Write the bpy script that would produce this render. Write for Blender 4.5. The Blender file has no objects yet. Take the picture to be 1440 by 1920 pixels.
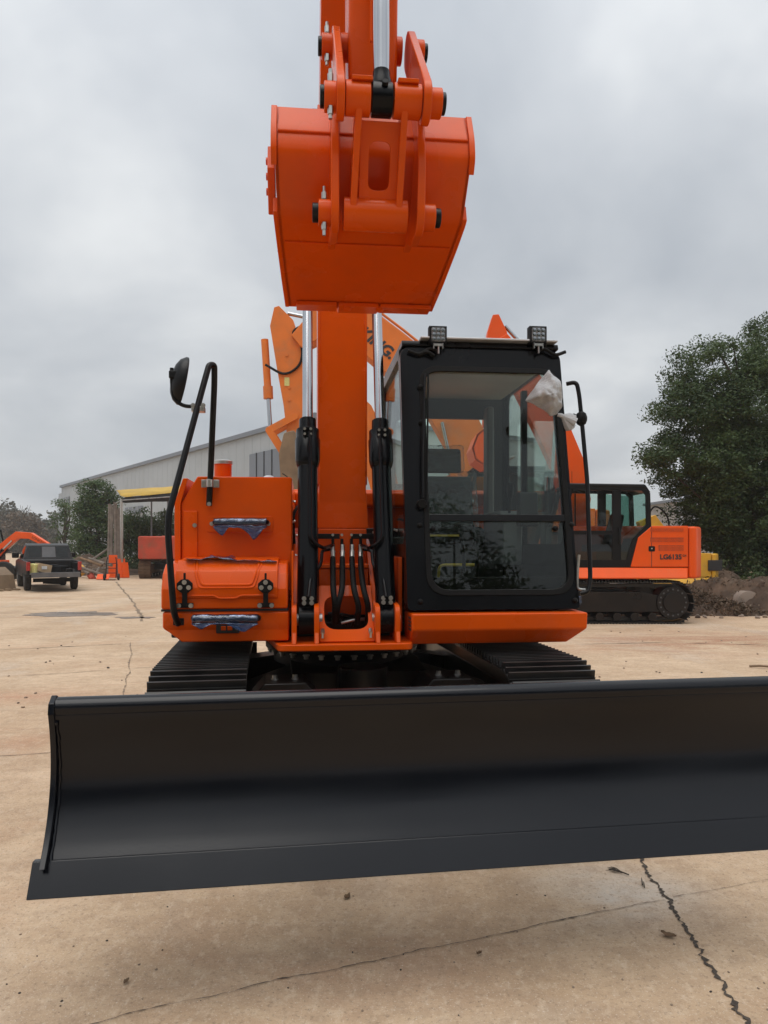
import bpy, math, random
import numpy as np
from mathutils import Vector, Matrix
from mathutils import noise as mnoise
random.seed(7); rng = np.random.default_rng(7)
R = math.radians
S = bpy.context.scene
COL = S.collection

# ------------------------------------------------------------------ camera, sky, sun, exposure
F, HX, HY, EYE = 1400.0, 720.0, 1020.0, 1.5
cam_d = bpy.data.cameras.new('camera'); cam = bpy.data.objects.new('camera', cam_d); COL.objects.link(cam)
cam.location = (0, 0, EYE); cam.rotation_euler = (R(90), 0, 0)
cam_d.sensor_fit = 'VERTICAL'; cam_d.sensor_height = 36; cam_d.lens = 36 * F / 1920
cam_d.shift_y = (HY - 960) / 1920; cam_d.clip_start = .05; cam_d.clip_end = 2000
S.camera = cam

SUN_EL, SUN_AZ = R(72), R(200)
w = bpy.data.worlds.new('World'); S.world = w; w.use_nodes = True
nt = w.node_tree; N = nt.nodes; LK = nt.links
for n in list(N): N.remove(n)
out = N.new('ShaderNodeOutputWorld'); bg = N.new('ShaderNodeBackground'); LK.new(bg.outputs[0], out.inputs[0])
sky = N.new('ShaderNodeTexSky'); sky.sky_type = 'NISHITA'; sky.sun_disc = False
sky.sun_elevation = SUN_EL; sky.sun_rotation = SUN_AZ; sky.dust_density = 4; sky.air_density = 1.5
tc = N.new('ShaderNodeTexCoord'); sep = N.new('ShaderNodeSeparateXYZ'); LK.new(tc.outputs['Generated'], sep.inputs[0])
def mth(op, a, b=None, clamp=False):
    n = N.new('ShaderNodeMath'); n.operation = op; n.use_clamp = clamp
    for i, x in enumerate((a, b)):
        if x is None: continue
        if isinstance(x, (int, float)): n.inputs[i].default_value = x
        else: LK.new(x, n.inputs[i])
    return n.outputs[0]
den = mth('ADD', mth('ABSOLUTE', sep.outputs[2]), .42)
cmb = N.new('ShaderNodeCombineXYZ')
LK.new(mth('DIVIDE', sep.outputs[0], den), cmb.inputs[0]); LK.new(mth('DIVIDE', sep.outputs[1], den), cmb.inputs[1])
n1 = N.new('ShaderNodeTexNoise'); n1.inputs['Scale'].default_value = 1.6; n1.inputs['Detail'].default_value = 5; n1.inputs['Roughness'].default_value = .5
n1.inputs['Distortion'].default_value = .25
mp = N.new('ShaderNodeMapping'); mp.inputs['Location'].default_value = (3.35, 1.2, 0); LK.new(cmb.outputs[0], mp.inputs[0]); LK.new(mp.outputs[0], n1.inputs['Vector'])
cr = N.new('ShaderNodeValToRGB'); LK.new(n1.outputs['Fac'], cr.inputs[0])
e = cr.color_ramp.elements
e[0].position = .34; e[0].color = (.475, .51, .555, 1); e[1].position = .66; e[1].color = (.84, .86, .87, 1)
m_ = e.new(.5); m_.color = (.615, .645, .68, 1)
# overcast layer: a little brighter towards the zenith, as cloud decks are
el = mth('ADD', mth('MULTIPLY', mth('POWER', mth('MAXIMUM', sep.outputs[2], 0), 2.6), 1.05), .93)
vm = N.new('ShaderNodeVectorMath'); vm.operation = 'SCALE'; LK.new(cr.outputs[0], vm.inputs[0]); LK.new(el, vm.inputs['Scale'])
sk = N.new('ShaderNodeVectorMath'); sk.operation = 'SCALE'; LK.new(sky.outputs[0], sk.inputs[0]); sk.inputs['Scale'].default_value = .10
mx = N.new('ShaderNodeMix'); mx.data_type = 'RGBA'; mx.inputs[0].default_value = .93
LK.new(sk.outputs[0], mx.inputs[6]); LK.new(vm.outputs[0], mx.inputs[7])
LK.new(mx.outputs[2], bg.inputs[0]); bg.inputs[1].default_value = 1.0

sun_d = bpy.data.lights.new('sun', 'SUN'); sun_d.energy = 1.5; sun_d.angle = R(50); sun_d.color = (1, .96, .90)
sun = bpy.data.objects.new('sun', sun_d); COL.objects.link(sun)
sd = Vector((math.sin(SUN_AZ) * math.cos(SUN_EL), math.cos(SUN_AZ) * math.cos(SUN_EL), math.sin(SUN_EL)))
sun.rotation_euler = sd.to_track_quat('Z', 'Y').to_euler(); sun.location = (0, 0, 30)

S.view_settings.view_transform = 'Standard'; S.view_settings.look = 'None'; S.view_settings.gamma = 1
S.view_settings.exposure = 0.05; S.view_settings.use_curve_mapping = False
S.cycles.max_bounces = 8; S.cycles.transparent_max_bounces = 24; S.cycles.caustics_reflective = False; S.cycles.caustics_refractive = False
S.cycles.use_denoising = True; S.cycles.volume_bounces = 1

# ------------------------------------------------------------------ materials
MATS = {}
def mat(name, col, rough=.5, metal=0., coat=0., coat_r=.08, var=.12, vscale=6., bump=0., bscale=60., spec=.5, rvar=.1, dirt=None, dirt_amt=0., dscale=3., trans=0.):
    m = bpy.data.materials.new(name); m.use_nodes = True
    t = m.node_tree; n = t.nodes; l = t.links; p = n['Principled BSDF']
    co = n.new('ShaderNodeTexCoord')
    a = n.new('ShaderNodeTexNoise'); a.inputs['Scale'].default_value = vscale; a.inputs['Detail'].default_value = 6; l.new(co.outputs['Object'], a.inputs['Vector'])
    r = n.new('ShaderNodeValToRGB'); l.new(a.outputs['Fac'], r.inputs[0])
    r.color_ramp.elements[0].position = .3; r.color_ramp.elements[1].position = .7
    r.color_ramp.elements[0].color = [c * (1 - var) for c in col] + [1]; r.color_ramp.elements[1].color = [min(1, c * (1 + var)) for c in col] + [1]
    src = r.outputs[0]
    if dirt:
        b = n.new('ShaderNodeTexNoise'); b.inputs['Scale'].default_value = dscale; b.inputs['Detail'].default_value = 8; b.inputs['Roughness'].default_value = .65
        l.new(co.outputs['Object'], b.inputs['Vector'])
        rr = n.new('ShaderNodeMapRange'); l.new(b.outputs['Fac'], rr.inputs[0]); rr.inputs[1].default_value = .48; rr.inputs[2].default_value = .75; rr.inputs[3].default_value = 0; rr.inputs[4].default_value = dirt_amt
        mm = n.new('ShaderNodeMix'); mm.data_type = 'RGBA'; l.new(rr.outputs[0], mm.inputs[0]); l.new(src, mm.inputs[6]); mm.inputs[7].default_value = (*dirt, 1)
        src = mm.outputs[2]
    l.new(src, p.inputs['Base Color'])
    rm = n.new('ShaderNodeMapRange'); l.new(a.outputs['Fac'], rm.inputs[0]); rm.inputs[1].default_value = .3; rm.inputs[2].default_value = .7
    rm.inputs[3].default_value = max(.02, rough - rvar * .5); rm.inputs[4].default_value = min(1, rough + rvar * .5); l.new(rm.outputs[0], p.inputs['Roughness'])
    p.inputs['Metallic'].default_value = metal; p.inputs['Coat Weight'].default_value = coat; p.inputs['Coat Roughness'].default_value = coat_r
    p.inputs['Specular IOR Level'].default_value = spec
    if bump:
        bn = n.new('ShaderNodeTexNoise'); bn.inputs['Scale'].default_value = bscale; bn.inputs['Detail'].default_value = 5; l.new(co.outputs['Object'], bn.inputs['Vector'])
        bp = n.new('ShaderNodeBump'); bp.inputs['Strength'].default_value = bump; bp.inputs['Distance'].default_value = .01; l.new(bn.outputs['Fac'], bp.inputs['Height']); l.new(bp.outputs[0], p.inputs['Normal'])
    MATS[name] = m
    return m
def thin(name, tint, refl=1., rough=.02, alpha=.0, diff=(.5, .5, .5), wav=0., wsc=20.):
    """thin clear sheet: transparent + fresnel gloss (+ a share of diffuse)"""
    m = bpy.data.materials.new(name); m.use_nodes = True
    t = m.node_tree; n = t.nodes; l = t.links
    for x in list(n): n.remove(x)
    o = n.new('ShaderNodeOutputMaterial'); tr = n.new('ShaderNodeBsdfTransparent'); tr.inputs[0].default_value = (*tint, 1)
    gl = n.new('ShaderNodeBsdfGlossy'); gl.inputs['Roughness'].default_value = rough
    fr = n.new('ShaderNodeFresnel'); fr.inputs[0].default_value = 1.5
    k = n.new('ShaderNodeMath'); k.operation = 'MULTIPLY'; k.use_clamp = True; k.inputs[1].default_value = refl; l.new(fr.outputs[0], k.inputs[0])
    base = tr.outputs[0]
    if alpha:
        df = n.new('ShaderNodeBsdfDiffuse'); df.inputs[0].default_value = (*diff, 1)
        a = n.new('ShaderNodeMixShader'); a.inputs[0].default_value = alpha; l.new(base, a.inputs[1]); l.new(df.outputs[0], a.inputs[2]); base = a.outputs[0]
    ms = n.new('ShaderNodeMixShader'); l.new(k.outputs[0], ms.inputs[0]); l.new(base, ms.inputs[1]); l.new(gl.outputs[0], ms.inputs[2]); l.new(ms.outputs[0], o.inputs[0])
    if wav:
        co = n.new('ShaderNodeTexCoord'); bn = n.new('ShaderNodeTexNoise'); bn.inputs['Scale'].default_value = wsc; bn.inputs['Detail'].default_value = 4; l.new(co.outputs['Object'], bn.inputs['Vector'])
        bp = n.new('ShaderNodeBump'); bp.inputs['Strength'].default_value = wav; bp.inputs['Distance'].default_value = .02; l.new(bn.outputs['Fac'], bp.inputs['Height'])
        l.new(bp.outputs[0], gl.inputs['Normal']); l.new(bp.outputs[0], fr.inputs['Normal'])
    MATS[name] = m
    return m
DUST = (.32, .22, .14)
mat('orange', (.68, .082, .0008), .26, coat=.04, coat_r=.08, spec=.19, var=.05, vscale=2.5, bump=.02, bscale=90, rvar=.12, dirt=(.48, .072, .012), dirt_amt=.4, dscale=4)
mat('orange_old', (.68, .17, .022), .48, spec=.35, var=.10, vscale=2, dirt=(.36, .17, .08), dirt_amt=.6, dscale=2.5)
mat('orange_yard', (.76, .085, .003), .36, spec=.3, var=.06, vscale=2, dirt=(.55, .13, .04), dirt_amt=.3, dscale=3)
mat('red_old', (.42, .05, .02), .6, var=.2, vscale=2, dirt=(.2, .09, .05), dirt_amt=.7, dscale=2.5)
mat('yellow', (.68, .36, .02), .5, var=.1, vscale=2, dirt=(.3, .2, .08), dirt_amt=.5, dscale=2.5)
mat('black_paint', (.0022, .0025, .0036), .24, spec=.18, var=.2, vscale=3, bump=.02, bscale=120, dirt=(.014, .012, .011), dirt_amt=.2, dscale=5)
mat('blade_paint', (.0028, .0036, .0064), .20, coat=.0, var=.12, vscale=1.5, bump=.012, bscale=140, rvar=.08, dirt=(.0060, .0066, .0085), dirt_amt=.4, dscale=3, spec=.36)
mat('black_satin', (.004, .0042, .005), .36, spec=.24, var=.15, vscale=5, rvar=.15)
mat('rubber', (.005, .005, .005), .6, spec=.2, var=.2, vscale=20, bump=.2, bscale=120)
mat('track_steel', (.012, .0115, .0115), .38, spec=.45, var=.3, vscale=6, bump=.1, bscale=80, dirt=(.035, .027, .021), dirt_amt=.5, dscale=7)
mat('track_rust', (.16, .10, .06), .85, var=.3, vscale=6, bump=.3, bscale=40)
mat('underframe', (.008, .0062, .0058), .32, spec=.3, var=.3, vscale=3, dirt=(.045, .026, .019), dirt_amt=.35, dscale=4)
mat('chrome', (.46, .47, .49), .17, metal=1, var=.05, vscale=4, rvar=.08)
mat('steel', (.46, .45, .43), .38, metal=1, var=.2, vscale=12, rvar=.25)
mat('zinc', (.50, .49, .46), .32, metal=1, var=.15, vscale=30)
mat('alu', (.55, .56, .57), .45, metal=.6, var=.1, vscale=8)
mat('interior_dark', (.018, .018, .019), .6, var=.2, vscale=6)
mat('interior_grey', (.13, .135, .135), .65, var=.1, vscale=5, bump=.1, bscale=150)
mat('interior_pale', (.42, .43, .42), .7, var=.06, vscale=4)
mat('seat_cloth', (.012, .014, .013), .85, var=.3, vscale=25, bump=.3, bscale=160)
mat('yellow_bar', (.6, .42, .04), .5)
mat('sticker', (.62, .56, .2), .5, var=.25, vscale=60)
mat('ink', (.018, .018, .02), .5)
mat('ink_grey', (.42, .37, .34), .5)
mat('shed_white', (.37, .40, .42), .55, var=.06, vscale=.15, dirt=(.29, .30, .30), dirt_amt=.6, dscale=.25)
mat('shed_grey', (.16, .18, .21), .5, var=.1, vscale=.5)
mat('concrete_wall', (.36, .34, .32), .85, var=.15, vscale=1.2)
mat('tarp_yellow', (.44, .28, .05), .8, var=.18, vscale=1.5, bump=.2, bscale=8)
mat('tarp_black', (.02, .02, .022), .8)
mat('wood', (.20, .125, .07), .85, var=.35, vscale=4, bump=.3, bscale=30)
mat('wood_grey', (.17, .14, .115), .9, var=.3, vscale=5, bump=.3, bscale=30)
mat('bark', (.050, .040, .032), .95, var=.35, vscale=7, bump=.6, bscale=18)
mat('brown_steel', (.20, .135, .08), .75, var=.3, vscale=3, bump=.25, bscale=20, dirt=(.12, .07, .045), dirt_amt=.7, dscale=2)
mat('truck_paint', (.008, .008, .0095), .35, spec=.35, var=.2, vscale=2, dirt=(.04, .032, .025), dirt_amt=.4, dscale=2)
mat('truck_bed', (.006, .006, .007), .7, spec=.2)
mat('truck_grey', (.10, .10, .105), .5, var=.2, vscale=4)
mat('tail_red', (.35, .02, .015), .25, coat=.5)
mat('tyre', (.022, .021, .02), .9, var=.2, vscale=8)
mat('box_card', (.42, .30, .18), .85, var=.12, vscale=6)
mat('paper', (.62, .62, .60), .8)
mat('soil', (.075, .048, .032), .98, var=.45, vscale=2.5, bump=.8, bscale=14, dirt=(.17, .11, .07), dirt_amt=.8, dscale=1.2)
mat('rock', (.25, .20, .165), .95, var=.25, vscale=3, bump=.5, bscale=18, dirt=(.14, .09, .06), dirt_amt=.6, dscale=3)
mat('sack', (.58, .56, .52), .8, var=.12, vscale=6, bump=.5, bscale=14)
mat('crack', (.060, .047, .037), .98, var=.35, vscale=30, bump=.6, bscale=60)
mat('joint', (.20, .145, .098), .98, var=.35, vscale=12)
mat('dry_leaf', (.12, .070, .035), .85, var=.3, vscale=40)
mat('pebble', (.24, .18, .13), .95, var=.4, vscale=20)
mat('cover_blue', (.02, .06, .2), .5)
mat('lamp_lens', (.14, .145, .145), .25, var=.6, vscale=60, coat=.6)
thin('glass', (.90, .955, .93), refl=.62, rough=.01)
thin('glass_green', (.52, .66, .62), refl=1., rough=.01)
thin('glass_dark', (.30, .36, .35), refl=1.2, rough=.02)
thin('film_blue', (.46, .53, .68), refl=1.9, rough=.12, alpha=.10, diff=(.06, .13, .32), wav=.8, wsc=14)
thin('film_blue2', (.42, .52, .72), refl=2.0, rough=.12, alpha=.24, diff=(.04, .15, .42), wav=.8, wsc=14)
thin('film_clear', (.90, .92, .93), refl=1.5, rough=.10, alpha=.03, diff=(.5, .5, .5), wav=1., wsc=26)
thin('bubble_wrap', (.78, .79, .80), refl=1.6, rough=.3, alpha=.62, diff=(.62, .63, .64), wav=.9, wsc=90)
def leafmat(name, c1, c2, sc=.9):
    m = bpy.data.materials.new(name); m.use_nodes = True
    t = m.node_tree; n = t.nodes; l = t.links; p = n['Principled BSDF']
    co = n.new('ShaderNodeTexCoord'); a = n.new('ShaderNodeTexNoise'); a.inputs['Scale'].default_value = sc; a.inputs['Detail'].default_value = 8; a.inputs['Roughness'].default_value = .7
    l.new(co.outputs['Object'], a.inputs['Vector'])
    r = n.new('ShaderNodeValToRGB'); l.new(a.outputs['Fac'], r.inputs[0]); r.color_ramp.elements[0].position = .32; r.color_ramp.elements[1].position = .68
    r.color_ramp.elements[0].color = (*c1, 1); r.color_ramp.elements[1].color = (*c2, 1); l.new(r.outputs[0], p.inputs['Base Color'])
    p.inputs['Roughness'].default_value = .5; p.inputs['Specular IOR Level'].default_value = .35
    o = n['Material Output']; tl = n.new('ShaderNodeBsdfTranslucent'); l.new(r.outputs[0], tl.inputs[0])
    ms = n.new('ShaderNodeMixShader'); ms.inputs[0].default_value = .25; l.new(p.outputs[0], ms.inputs[1]); l.new(tl.outputs[0], ms.inputs[2]); l.new(ms.outputs[0], o.inputs[0])
    MATS[name] = m
leafmat('leaf_dark', (.022, .046, .015), (.080, .122, .036))
leafmat('leaf_mid', (.034, .064, .020), (.085, .135, .042))
leafmat('leaf_pale', (.06, .085, .03), (.13, .16, .06))
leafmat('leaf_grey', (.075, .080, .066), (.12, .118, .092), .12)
leafmat('litter', (.05, .032, .02), (.20, .14, .09), 9.)
leafmat('leaf_brown', (.10, .075, .055), (.15, .11, .075), .3)

def ground_material():
    m = bpy.data.materials.new('yard_concrete'); m.use_nodes = True
    t = m.node_tree; n = t.nodes; l = t.links; p = n['Principled BSDF']
    co = n.new('ShaderNodeTexCoord')
    def noise(s, d=6, ro=.6, stretch=None, dist=0.):
        x = n.new('ShaderNodeTexNoise'); x.inputs['Scale'].default_value = s; x.inputs['Detail'].default_value = d; x.inputs['Roughness'].default_value = ro; x.inputs['Distortion'].default_value = dist
        if stretch:
            mpp = n.new('ShaderNodeMapping'); mpp.inputs['Scale'].default_value = stretch; l.new(co.outputs['Object'], mpp.inputs[0]); l.new(mpp.outputs[0], x.inputs['Vector'])
        else: l.new(co.outputs['Object'], x.inputs['Vector'])
        return x.outputs['Fac']
    def rng_(f, a, b, c=0., d=1.):
        x = n.new('ShaderNodeMapRange'); l.new(f, x.inputs[0]); x.inputs[1].default_value = a; x.inputs[2].default_value = b; x.inputs[3].default_value = c; x.inputs[4].default_value = d; return x.outputs[0]
    def mix(f, a, b, mode='MIX'):
        x = n.new('ShaderNodeMix'); x.data_type = 'RGBA'; x.blend_type = mode
        if isinstance(f, float): x.inputs[0].default_value = f
        else: l.new(f, x.inputs[0])
        for i, v in ((6, a), (7, b)):
            if isinstance(v, tuple): x.inputs[i].default_value = (*v, 1)
            else: l.new(v, x.inputs[i])
        return x.outputs[2]
    base = mix(rng_(noise(.75, 8, .68), .36, .64), (.43, .30, .19), (.62, .465, .32))
    base = mix(rng_(noise(3.2, 7, .7, (.55, 1.5, 1), .6), .42, .64, 0, .5), base, (.41, .285, .185))
    base = mix(rng_(noise(.9, 6, .65, (1, .45, 1), .5), .52, .72, 0, .60), base, (.50, .44, .375))      # paler grey laitance
    base = mix(rng_(noise(.32, 7, .68, (.8, 1.7, 1), .8), .55, .70, 0, .70), base, (.43, .245, .145))    # red earth trodden in
    base = mix(rng_(noise(1.3, 8, .75, (.6, 1.3, 1), 1.), .56, .70, 0, .45), base, (.30, .21, .145))   # damp / dirt marks
    def patch(cx, cy, rx, ry, a, b_):
        mpp = n.new('ShaderNodeMapping'); mpp.vector_type = 'POINT'; mpp.inputs['Location'].default_value = (-cx / rx, -cy / ry, 0); mpp.inputs['Scale'].default_value = (1 / rx, 1 / ry, 0); l.new(co.outputs['Object'], mpp.inputs[0])
        ln_ = n.new('ShaderNodeVectorMath'); ln_.operation = 'LENGTH'; l.new(mpp.outputs[0], ln_.inputs[0])
        k = n.new('ShaderNodeMath'); k.operation = 'MULTIPLY'; l.new(rng_(ln_.outputs['Value'], 1., .15), k.inputs[0]); l.new(rng_(noise(1.1, 8, .7, (.5, 1.6, 1), .8), a, b_), k.inputs[1]); return k.outputs[0]
    base = mix(patch(5.2, 11.4, 4.6, 2.0, .40, .62), base, (.34, .17, .10))
    base = mix(patch(-4.0, 7.4, .9, .35, .35, .6), base, (.40, .16, .09))
    base = mix(patch(-9.5, 15.5, 6., 2.2, .45, .66), base, (.30, .205, .135))
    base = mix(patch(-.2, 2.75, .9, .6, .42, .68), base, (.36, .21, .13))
    base = mix(patch(1.0, 3.2, .5, .4, .40, .62), base, (.55, .50, .44))
    base = mix(rng_(noise(9, 6, .7), .48, .66, 0, .5), base, (.35, .245, .165))
    base = mix(rng_(noise(24, 5, .7, (1, .6, 1)), .52, .66, 0, .45), base, (.64, .51, .38))
    base = mix(rng_(noise(55, 4, .7), .55, .66, 0, .6), base, (.24, .165, .11))
    base = mix(rng_(noise(130, 3, .6), .60, .68, 0, .7), base, (.68, .60, .50))
    base = mix(rng_(noise(170, 3, .6), .63, .71, 0, .65), base, (.14, .10, .07))
    l.new(base, p.inputs['Base Color']); p.inputs['Roughness'].default_value = .92; p.inputs['Specular IOR Level'].default_value = .25
    b1 = n.new('ShaderNodeBump'); b1.inputs['Strength'].default_value = .7; b1.inputs['Distance'].default_value = .008; l.new(noise(70, 6, .7), b1.inputs['Height'])
    b2 = n.new('ShaderNodeBump'); b2.inputs['Strength'].default_value = .5; b2.inputs['Distance'].default_value = .03; l.new(noise(5, 7, .65), b2.inputs['Height']); l.new(b1.outputs[0], b2.inputs['Normal'])
    l.new(b2.outputs[0], p.inputs['Normal'])
    MATS['yard'] = m
ground_material()

# ------------------------------------------------------------------ mesh helpers
class MB:
    def __init__(s): s.v = []; s.f = []
    def add(s, vs, fs):
        b = len(s.v); s.v += [tuple(x) for x in vs]; s.f += [tuple(i + b for i in f) for f in fs]; return s
    def box(s, c, d, rot=None):
        x, y, z = d[0] / 2, d[1] / 2, d[2] / 2
        vs = [Vector(p) for p in ((-x, -y, -z), (x, -y, -z), (x, y, -z), (-x, y, -z), (-x, -y, z), (x, -y, z), (x, y, z), (-x, y, z))]
        if rot is not None: vs = [rot @ p for p in vs]
        return s.add([p + Vector(c) for p in vs], ((0, 3, 2, 1), (4, 5, 6, 7), (0, 1, 5, 4), (1, 2, 6, 5), (2, 3, 7, 6), (3, 0, 4, 7)))
    def bx(s, x0, x1, y0, y1, z0, z1): return s.box(((x0 + x1) / 2, (y0 + y1) / 2, (z0 + z1) / 2), (abs(x1 - x0), abs(y1 - y0), abs(z1 - z0)))
    def prism(s, poly, axis, a, b):
        """poly: 2D points; axis 'x': (y,z), 'y': (x,z), 'z': (x,y); extruded from a to b"""
        mk = {'x': lambda p, t: (t, p[0], p[1]), 'y': lambda p, t: (p[0], t, p[1]), 'z': lambda p, t: (p[0], p[1], t)}[axis]
        n = len(poly); ar = sum(poly[i][0] * poly[(i + 1) % n][1] - poly[(i + 1) % n][0] * poly[i][1] for i in range(n))
        if (ar > 0) != ((axis != 'y') == (b > a)): poly = poly[::-1]
        vs = [mk(p, a) for p in poly] + [mk(p, b) for p in poly]
        fs = [tuple(range(n))[::-1], tuple(range(n, 2 * n))] + [(i, (i + 1) % n, n + (i + 1) % n, n + i) for i in range(n)]
        return s.add(vs, fs)
    def cyl(s, p0, p1, r0, r1=None, n=16, caps=True):
        r1 = r0 if r1 is None else r1; p0, p1 = Vector(p0), Vector(p1); q = (p1 - p0).to_track_quat('Z', 'Y')
        A = [q @ Vector((math.cos(2 * math.pi * i / n), math.sin(2 * math.pi * i / n), 0)) for i in range(n)]
        fs = [(i, (i + 1) % n, n + (i + 1) % n, n + i) for i in range(n)]
        if caps: fs += [tuple(range(n))[::-1], tuple(range(n, 2 * n))]
        return s.add([p0 + a * r0 for a in A] + [p1 + a * r1 for a in A], fs)
    def lathe(s, p0, axis, prof, n=20):
        p0 = Vector(p0); q = Vector(axis).normalized().to_track_quat('Z', 'Y'); vs = []; fs = []
        for h, r in prof: vs += [p0 + q @ Vector((r * math.cos(2 * math.pi * i / n), r * math.sin(2 * math.pi * i / n), h)) for i in range(n)]
        for k in range(len(prof) - 1): fs += [(k * n + i, k * n + (i + 1) % n, (k + 1) * n + (i + 1) % n, (k + 1) * n + i) for i in range(n)]
        fs += [tuple(range(n))[::-1], tuple(range((len(prof) - 1) * n, len(prof) * n))]
        return s.add(vs, fs)
    def tube(s, path, r, n=10):
        P = [Vector(p) for p in path]; rr = r if isinstance(r, (list, tuple)) else [r] * len(P); vs = []; fs = []
        T = [(P[min(i + 1, len(P) - 1)] - P[max(i - 1, 0)]).normalized() for i in range(len(P))]
        up = Vector((0, 0, 1)) if abs(T[0].z) < .9 else Vector((1, 0, 0)); nrm = (up - T[0] * up.dot(T[0])).normalized()
        for i, p in enumerate(P):
            nrm = (nrm - T[i] * nrm.dot(T[i])).normalized(); bn = T[i].cross(nrm)
            vs += [p + (nrm * math.cos(2 * math.pi * k / n) + bn * math.sin(2 * math.pi * k / n)) * rr[i] for k in range(n)]
        for i in range(len(P) - 1): fs += [(i * n + k, i * n + (k + 1) % n, (i + 1) * n + (k + 1) % n, (i + 1) * n + k) for k in range(n)]
        fs += [tuple(range(n))[::-1], tuple(range((len(P) - 1) * n, len(P) * n))]
        return s.add(vs, fs)
    def ring(s, o3, i3, off):
        """frame between two equal-count 3D loops, thickened by vector off"""
        n = len(o3); off = Vector(off); o3 = [Vector(p) for p in o3]; i3 = [Vector(p) for p in i3]
        vs = o3 + i3 + [p + off for p in o3] + [p + off for p in i3]; fs = []
        for k in range(n):
            j = (k + 1) % n
            fs += [(k, j, n + j, n + k), (2 * n + k, 3 * n + k, 3 * n + j, 2 * n + j), (k, 2 * n + k, 2 * n + j, j), (n + k, n + j, 3 * n + j, 3 * n + k)]
        return s.add(vs, fs)
    def loop(s, pts, off):
        n = len(pts); off = Vector(off); P = [Vector(p) for p in pts]
        return s.add(P + [p + off for p in P], [tuple(range(n))[::-1], tuple(range(n, 2 * n))] + [(i, (i + 1) % n, n + (i + 1) % n, n + i) for i in range(n)])
    def mesh(s, name, m, smooth=32):
        me = bpy.data.meshes.new(name); me.from_pydata(s.v, [], s.f); me.validate()
        import bmesh
        b = bmesh.new(); b.from_mesh(me); bmesh.ops.recalc_face_normals(b, faces=b.faces); b.to_mesh(me); b.free()
        if m: me.materials.append(MATS[m])
        if smooth: me.shade_smooth(); me.set_sharp_from_angle(angle=R(smooth))
        return me
    def obj(s, name, m, parent=None, bevel=0, smooth=32, rz=0, loc=None, label=None, seg=2):
        return put(s.mesh(name, m, smooth), name, parent, loc, rz, bevel, label, seg)
def put(me, name, parent=None, loc=None, rz=0, bevel=0, label=None, seg=2, rot=None):
    o = bpy.data.objects.new(name, me); COL.objects.link(o); o.parent = parent
    if loc is not None: o.location = loc
    if rot is not None: o.rotation_euler = rot
    elif rz: o.rotation_euler = (0, 0, rz)
    if bevel:
        md = o.modifiers.new('bevel', 'BEVEL'); md.width = bevel; md.segments = seg; md.limit_method = 'ANGLE'; md.angle_limit = R(35); md.harden_normals = True
    if label: o['label'] = label
    return o
def tag(o, label, cat, group=None, kind=None):
    if label: o['label'] = label
    if cat: o['category'] = cat
    if group: o['group'] = group
    if kind: o['kind'] = kind
    return o
def thing(name, label, cat, loc=(0, 0, 0), rz=0, group=None):
    o = bpy.data.objects.new(name, None); COL.objects.link(o); o.location = loc; o.rotation_euler = (0, 0, rz); o.empty_display_size = .2
    return tag(o, label, cat, group)
def roundpoly(poly, r, n=5):
    out = []; m = len(poly)
    for i in range(m):
        a, b, c = Vector(poly[i - 1]), Vector(poly[i]), Vector(poly[(i + 1) % m]); rr = r[i] if isinstance(r, (list, tuple)) else r
        d1, d2 = (a - b), (c - b); l1, l2 = d1.length, d2.length; d1.normalize(); d2.normalize()
        ang = d1.angle(d2); t = min(rr / max(math.tan(ang / 2), 1e-4), l1 * .48, l2 * .48); p, q = b + d1 * t, b + d2 * t
        for k in range(n):
            s = k / (n - 1); out.append(tuple(p * (1 - s) ** 2 + b * 2 * s * (1 - s) + q * s * s))
    return out
def fillet(path, r, n=6):
    P = [Vector(p) for p in path]; out = [P[0]]
    for i in range(1, len(P) - 1):
        a, b, c = P[i - 1], P[i], P[i + 1]; d1, d2 = a - b, c - b; t = min(r, d1.length * .48, d2.length * .48); p, q = b + d1.normalized() * t, b + d2.normalized() * t
        for k in range(n): s = k / (n - 1); out.append(p * (1 - s) ** 2 + b * 2 * s * (1 - s) + q * s * s)
    out.append(P[-1]); return out
def spline(pts, n=8):
    P = [Vector(p) for p in pts]; P = [P[0] * 2 - P[1]] + P + [P[-1] * 2 - P[-2]]; out = []
    for i in range(1, len(P) - 2):
        for k in range(n):
            t = k / n; out.append(.5 * ((2 * P[i]) + (P[i + 1] - P[i - 1]) * t + (2 * P[i - 1] - 5 * P[i] + 4 * P[i + 1] - P[i + 2]) * t * t + (3 * P[i] - P[i - 1] - 3 * P[i + 1] + P[i + 2]) * t ** 3))
    out.append(P[-2]); return out
def thick(pts, th):
    """outline of a 2D polyline given half thickness at each point"""
    P = [Vector(p) for p in pts]; a = []; b = []
    for i, p in enumerate(P):
        d = (P[min(i + 1, len(P) - 1)] - P[max(i - 1, 0)]).normalized(); nn = Vector((-d.y, d.x)); h = th[i]
        a.append(tuple(p + nn * h)); b.append(tuple(p - nn * h))
    return a + b[::-1]
def text_mesh(body, size, depth, m, bold=0.0, shear=0.):
    c = bpy.data.curves.new('lettering', 'FONT'); c.body = body; c.size = size; c.extrude = depth; c.offset = bold; c.shear = shear; c.resolution_u = 3
    o = bpy.data.objects.new('tmp', c); COL.objects.link(o); bpy.context.view_layer.update()
    me = bpy.data.meshes.new_from_object(o.evaluated_get(bpy.context.evaluated_depsgraph_get())); bpy.data.objects.remove(o); me.materials.clear(); me.materials.append(MATS[m]); return me
def Wp(px, py, d): return Vector(((px - HX) / F * d, d, EYE - (py - HY) / F * d))
def Gp(px, py, z=0.):
    d = (EYE - z) * F / (py - HY); return Vector(((px - HX) / F * d, d, z))
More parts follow.
